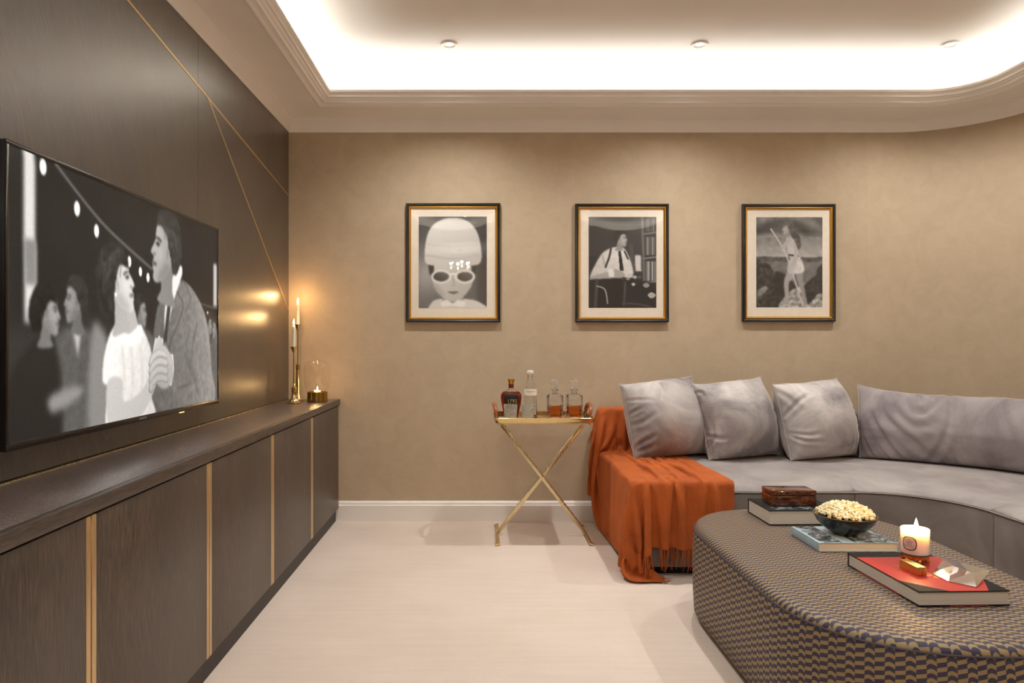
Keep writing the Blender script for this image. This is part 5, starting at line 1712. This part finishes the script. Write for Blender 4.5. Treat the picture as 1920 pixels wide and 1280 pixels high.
b1, w1, d1 = book('book', 'thick black covered book under the brown lacquered box', 1.158, 1.445, 2.772, 2.985, OTZ, 0.060, M_COVBLK, M_PAGES, 'back', 0.02, group='books on the ottoman')
obj('cover_print', bx((-0.118, -0.088, 0.0600), (0.05, -0.05, 0.0604)), mat_photo_cover(), b1)
bxz = OTZ + 0.0610
jb = thing('keepsake_box', 'brown lacquered burl wood box lying on the black book', 'box', (1.291, 2.887, bxz), 0.0)
obj('body', bx((-0.0935, -0.051, 0.0), (0.0935, 0.051, 0.043), 0.002), mat_burl(), jb)
obj('lid', bx((-0.0935, -0.051, 0.0440), (0.0935, 0.051, 0.064), 0.0025), mat_burl(), jb)

b2, w2, d2 = book('book', 'pale blue book with photographic cover under the popcorn bowl', 1.188, 1.470, 2.420, 2.634, OTZ, 0.032, M_COVBLUE, M_PAGES, 'left', 0.0, group='books on the ottoman')
pc = mat_photo_cover()
obj('cover_print', bx((-w2 + 0.012, -d2 + 0.001, 0.0320), (-w2 + 0.085, d2 - 0.001, 0.0323)), pc, b2)
obj('cover_print', bx((-w2 + 0.130, -d2 + 0.001, 0.0320), (w2 - 0.001, d2 - 0.001, 0.0323)), pc, b2)
obj('title_band', bx((-w2 + 0.086, -d2 + 0.001, 0.0320), (-w2 + 0.129, d2 - 0.001, 0.0324)), simple('ice_blue_band', srgb(186, 206, 216), 0.35), b2)

b3, w3, d3 = book('book', 'large red and black book under the lit candle and wrapper', 1.216, 1.478, 1.920, 2.275, OTZ, 0.0430, M_COVBLK, M_PAGES, 'back', 0.03, group='books on the ottoman')
def redplate(z0, z1):
    pts = [(-w3, -d3 + 0.088), (-w3 + 0.088, -d3), (w3 - 0.062, -d3), (w3, -d3 + 0.10), (w3, d3 - 0.052), (-w3, d3 - 0.052)]
    return prism(bmesh.new(), pts, 'z', z0, z1)
obj('cover_panel', redplate(0.0428, 0.0433), M_COVRED, b3)
obj('cover_panel', prism(bmesh.new(), [(-w3 - 0.0003, -d3 + 0.088), (-w3 + 0.088, -d3 - 0.0003), (w3 - 0.062, -d3 - 0.0003), (w3, -d3 + 0.10), (w3, d3 - 0.052), (-w3 - 0.0003, d3 - 0.052)], 'z', 0.0002, 0.0030), M_COVRED, b3)
# gold flourish of a signature across the red panel
M_GOLDFOIL = mat_brass('gold_foil', (236, 192, 110), 0.45)
sg = []
for k in range(110):
    u = k / 109
    sg.append((-0.060 + 0.085 * u + 0.014 * math.sin(u * 38), 0.034 - 0.125 * u + 0.015 * math.cos(u * 38) * (0.4 + 0.6 * math.sin(u * 9) ** 2), 0.0434))
bm = bmesh.new()
prv = None
for i in range(len(sg) - 1):
    a, b = Vector(sg[i]), Vector(sg[i + 1])
    t_ = (b - a).normalized(); nn = Vector((-t_.y, t_.x, 0)) * (0.0017 + 0.0008 * math.sin(i * 0.7))
    cur = (bm.verts.new(a + nn), bm.verts.new(a - nn))
    if prv: bm.faces.new((prv[0], prv[1], cur[1], cur[0]))
    prv = cur
obj('signature', bm, M_GOLDFOIL, b3, angle=None)

# popcorn bowl
bowl_z = OTZ + 0.0335
bowl = thing('popcorn_bowl', 'dark glazed bowl full of popcorn on the blue book', 'bowl', (1.338, 2.527, bowl_z))
M_GLAZE = simple('dark_glaze', srgb(26, 27, 30), 0.2, noise_amt=0.3, nscale=18)
obj('bowl_body', lat([(0.0, 0.003), (0.030, 0.003), (0.033, 0.0), (0.038, 0.0), (0.042, 0.004), (0.070, 0.021), (0.095, 0.046), (0.1075, 0.0715), (0.106, 0.0730), (0.103, 0.0715), (0.090, 0.046), (0.065, 0.023), (0.035, 0.010), (0.0, 0.008)], 56), M_GLAZE, bowl, angle=60)
rim = []
for k in range(57):
    a = 2 * PI * k / 56
    rim.append((0.1062 * math.cos(a), 0.1062 * math.sin(a), 0.0725))
obj('rim', tube(bmesh.new(), rim, 0.0018, 6, False), simple('bronze_rim', srgb(118, 84, 48), 0.35, 0.3), bowl)

def popcorn():
    q = N('popcorn')
    v = q.coord()
    a = q.noise(v, 55, 4, 0.6)
    b = q.noise(v, 17, 2)
    c = q.ramp(q.math('ADD', q.math('MULTIPLY', a, 0.7), q.math('MULTIPLY', b, 0.3)), [(0.33, srgb(206, 156, 80)), (0.43, srgb(240, 222, 168)), (0.60, srgb(252, 244, 216))])
    m = q.pbr(Base_Color=c, Roughness=0.7, Subsurface_Weight=0.15, Subsurface_Radius=(0.01, 0.007, 0.004), Subsurface_Scale=0.5)
    tmp = bmesh.new(); bmesh.ops.create_icosphere(tmp, subdivisions=1, radius=1.0)
    iv = np.array([v.co[:] for v in tmp.verts]); itri = np.array([[v.index for v in f.verts] for f in tmp.faces]); tmp.free()
    g = np.random.default_rng(12)
    V, T = [], []
    off = 0
    n = 520
    for k in range(n):
        r = (0.094 if k < 330 else 0.078) * math.sqrt(g.uniform(0, 1)); a = g.uniform(0, 2 * PI)
        dome = 0.066 + 0.050 * (1 - (r / 0.105) ** 2) ** 0.9
        p = np.array([r * math.cos(a), r * math.sin(a), dome - (abs(g.normal(0, 0.005)) if k < 330 else g.uniform(0.006, 0.016)) + g.uniform(-0.002, 0.003)])
        for j in range(int(g.integers(4, 7))):
            d = g.normal(0, 1, 3); d /= np.linalg.norm(d)
            s = g.uniform(0.0036, 0.0062)
            V.append(p + d * 0.0046 + iv * s * g.uniform(0.8, 1.2, 3) * (1 + 0.08 * g.standard_normal((len(iv), 1))))
            T.append(itri + off); off += len(iv)
    me = bpy.data.meshes.new('popcorn')
    me.from_pydata(np.concatenate(V).tolist(), [], np.concatenate(T).tolist()); me.update()
    o = obj('popcorn', me, m, None, (1.338, 2.527, bowl_z), angle=180)
    tag(o, 'heap of pale buttery popcorn in the dark bowl', 'popcorn', None, 'stuff')
popcorn()

# jar candle
cz = OTZ + 0.0445
jc = thing('jar_candle', 'lit white jar candle with oval label on gold ball feet', 'candle', (1.376, 2.178, cz))
q = N('milky_glass')
M_MILK = q.pbr(Base_Color=srgb(240, 226, 210), Roughness=0.18, Subsurface_Weight=0.9, Subsurface_Radius=(0.05, 0.035, 0.02), Subsurface_Scale=1.0)
cr = 0.0405
obj('jar', lat([(0.0, 0.0225), (cr - 0.006, 0.0225), (cr - 0.0025, 0.0240), (cr - 0.001, 0.030), (cr, 0.104), (cr - 0.0006, 0.1052), (cr - 0.0026, 0.1045), (cr - 0.0030, 0.090), (0.0, 0.090)], 48), M_MILK, jc, angle=50)
obj('base_band', lat([(cr - 0.0022, 0.0245), (cr - 0.0003, 0.0250), (cr - 0.0001, 0.0278), (cr - 0.0010, 0.0285)], 48), simple('brown_band', srgb(64, 44, 34), 0.4), jc)
obj('foot_ring', lat([(0.0, 0.0130), (cr - 0.006, 0.0130), (cr - 0.0015, 0.0145), (cr - 0.001, 0.0215), (cr - 0.004, 0.0223), (0.0, 0.0223)], 48), mat_brass('gold_plate', (228, 190, 112), 0.2), jc, angle=40)
for k in range(6):
    a = 2 * PI * k / 6 + 0.35
    bm = bmesh.new(); bmesh.ops.create_uvsphere(bm, u_segments=16, v_segments=10, radius=0.0078)
    bmesh.ops.translate(bm, vec=((cr - 0.007) * math.cos(a), (cr - 0.007) * math.sin(a), 0.0078), verts=bm.verts)
    obj('ball_foot', bm, M_GILT, jc, angle=180)
def on_jar(name, hw, hz, m, rr, zc, parent, ac, ring_to=None):
    bm = bmesh.new()
    def pt(f, a):
        ca, sa = math.cos(a), math.sin(a)
        ux = math.copysign(abs(ca) ** 0.75, ca) * hw * f; uz = math.copysign(abs(sa) ** 0.75, sa) * hz * f
        an = ac + ux / rr
        return (rr * math.sin(an), -rr * math.cos(an), zc + uz)
    fr = [0.86, 1.0] if ring_to else [0.0, 0.45, 0.88]
    prev = None
    n = 32
    for f in fr:
        ring = [bm.verts.new(pt(f, 2 * PI * k / n)) for k in range(n)] if f > 0 else [bm.verts.new(pt(0, 0))]
        if prev:
            for k in range(n):
                k2 = (k + 1) % n
                if len(prev) == 1: bm.faces.new((prev[0], ring[k], ring[k2]))
                else: bm.faces.new((prev[k], ring[k], ring[k2], prev[k2]))
        prev = ring
    return obj(name, bm, m, parent, angle=180)
AC = -0.95
lab_ = on_jar('label', 0.0195, 0.0195, simple('pink_label', srgb(226, 196, 184), 0.6, noise_amt=0.02), cr + 0.0006, 0.063, jc, AC)
on_jar('label_border', 0.0212, 0.0215, simple('brown_border', srgb(70, 48, 42), 0.5), cr + 0.0007, 0.063, jc, AC, True)
for body, sz, zz in (('*', 0.008, 0.0735), ('PARKS', 0.0062, 0.0675), ('LONDON', 0.0036, 0.0625), ('AROMATHERAPY', 0.0040, 0.0575), ('SCENTED CANDLE', 0.0032, 0.0530)):
    text_obj('label_text', body, sz, simple('brown_ink', srgb(120, 92, 84), 0.6), jc, Matrix.Rotation(AC, 4, 'Z') @ Matrix.Translation((0, -cr - 0.0012, zz)) @ Matrix.Rotation(PI / 2, 4, 'X'), 0.0001)
flame(jc, 0.004, 0.0, 0.0905, 1.25)

# small plain gold double bar lying in front of the candle
lg = thing('gold_block', 'small gold double bar block lying before the jar candle', 'ornament', (1.309, 2.082, OTZ + 0.0438), 0.06)
M_GOLD = mat_brass('gold_bar_metal', (222, 186, 112), 0.4)
for s in (-1, 1):
    obj('bar', bx((0.0004 if s > 0 else -0.0150, -0.040, 0.0), (0.0150 if s > 0 else -0.0004, 0.040, 0.0255), 0.0012), M_GOLD, lg)
# crumpled cellophane
def wrapper():
    t = thing('cellophane_wrapper', 'crumpled clear cellophane wrapper lying on the red book', 'wrapper', (1.44, 2.045, OTZ + 0.0440), 0.0)
    g = random.Random(8)
    q = N('cellophane')
    tr = q.n('BsdfTransparent', {'Color': (0.93, 0.92, 0.91, 1)}).outputs[0]
    gl = q.n('BsdfGlossy', {'Color': (1, 1, 1, 1), 'Roughness': 0.14}).outputs[0]
    f = q.n('LayerWeight', {'Blend': 0.5}).outputs['Facing']
    fr = q.math('ADD', q.math('MULTIPLY', q.math('POWER', f, 1.5), 0.5), 0.40)
    m = q.surf(q.n('MixShader', {0: fr, 1: tr, 2: gl}).outputs[0])
    ox, oy_ = 1.44, 2.045
    top = {'A': (1.352, 2.058, 0.001), 'B': (1.449, 2.144, 0.022), 'C': (1.484, 2.128, 0.013), 'D': (1.522, 2.052, 0.013), 'E': (1.402, 1.944, 0.001), 'F': (1.356, 1.992, 0.001), 'G': (1.408, 2.050, 0.026), 'H': (1.446, 2.022, 0.015)}
    tris = ['ABG', 'BCG', 'CHG', 'CDH', 'DEH', 'EFH', 'FGH', 'FAG']
    def sheet(flat, seed):
        rr_ = random.Random(seed)
        bm = bmesh.new()
        vs = {k: bm.verts.new((p[0] - ox, p[1] - oy_, (min(p[2], 0.012 if p[0] > 1.475 else 0.0025) if flat else p[2] + 0.001))) for k, p in top.items()}
        for t3 in tris: bm.faces.new([vs[c] for c in t3])
        bmesh.ops.subdivide_edges(bm, edges=bm.edges[:], cuts=2, use_grid_fill=True)
        bmesh.ops.triangulate(bm, faces=bm.faces[:])
        for v in bm.verts:
            k = max(0.25, min(1.0, (1.45 - ox - v.co.x) * 9 + 0.3))
            if not v.is_boundary:
                v.co.z += rr_.uniform(-0.0012, 0.0040) * k * (0.4 if flat else 1.0)
                v.co.x += rr_.uniform(-0.004, 0.004); v.co.y += rr_.uniform(-0.004, 0.004)
            v.co.z = max(v.co.z, 0.0008 if flat else 0.0016)
        return bm
    obj('lower_sheet', sheet(True, 3), m, t, angle=10)
    obj('upper_sheet', sheet(False, 21), m, t, angle=10)
    # folded seam along the clear end
    obj('seal_strip', tube(bmesh.new(), [(1.522 - ox, 2.052 - oy_, 0.013), (1.462 - ox, 1.998 - oy_, 0.006), (1.402 - ox, 1.944 - oy_, 0.0022)], 0.0010, 5), m, t)
wrapper()
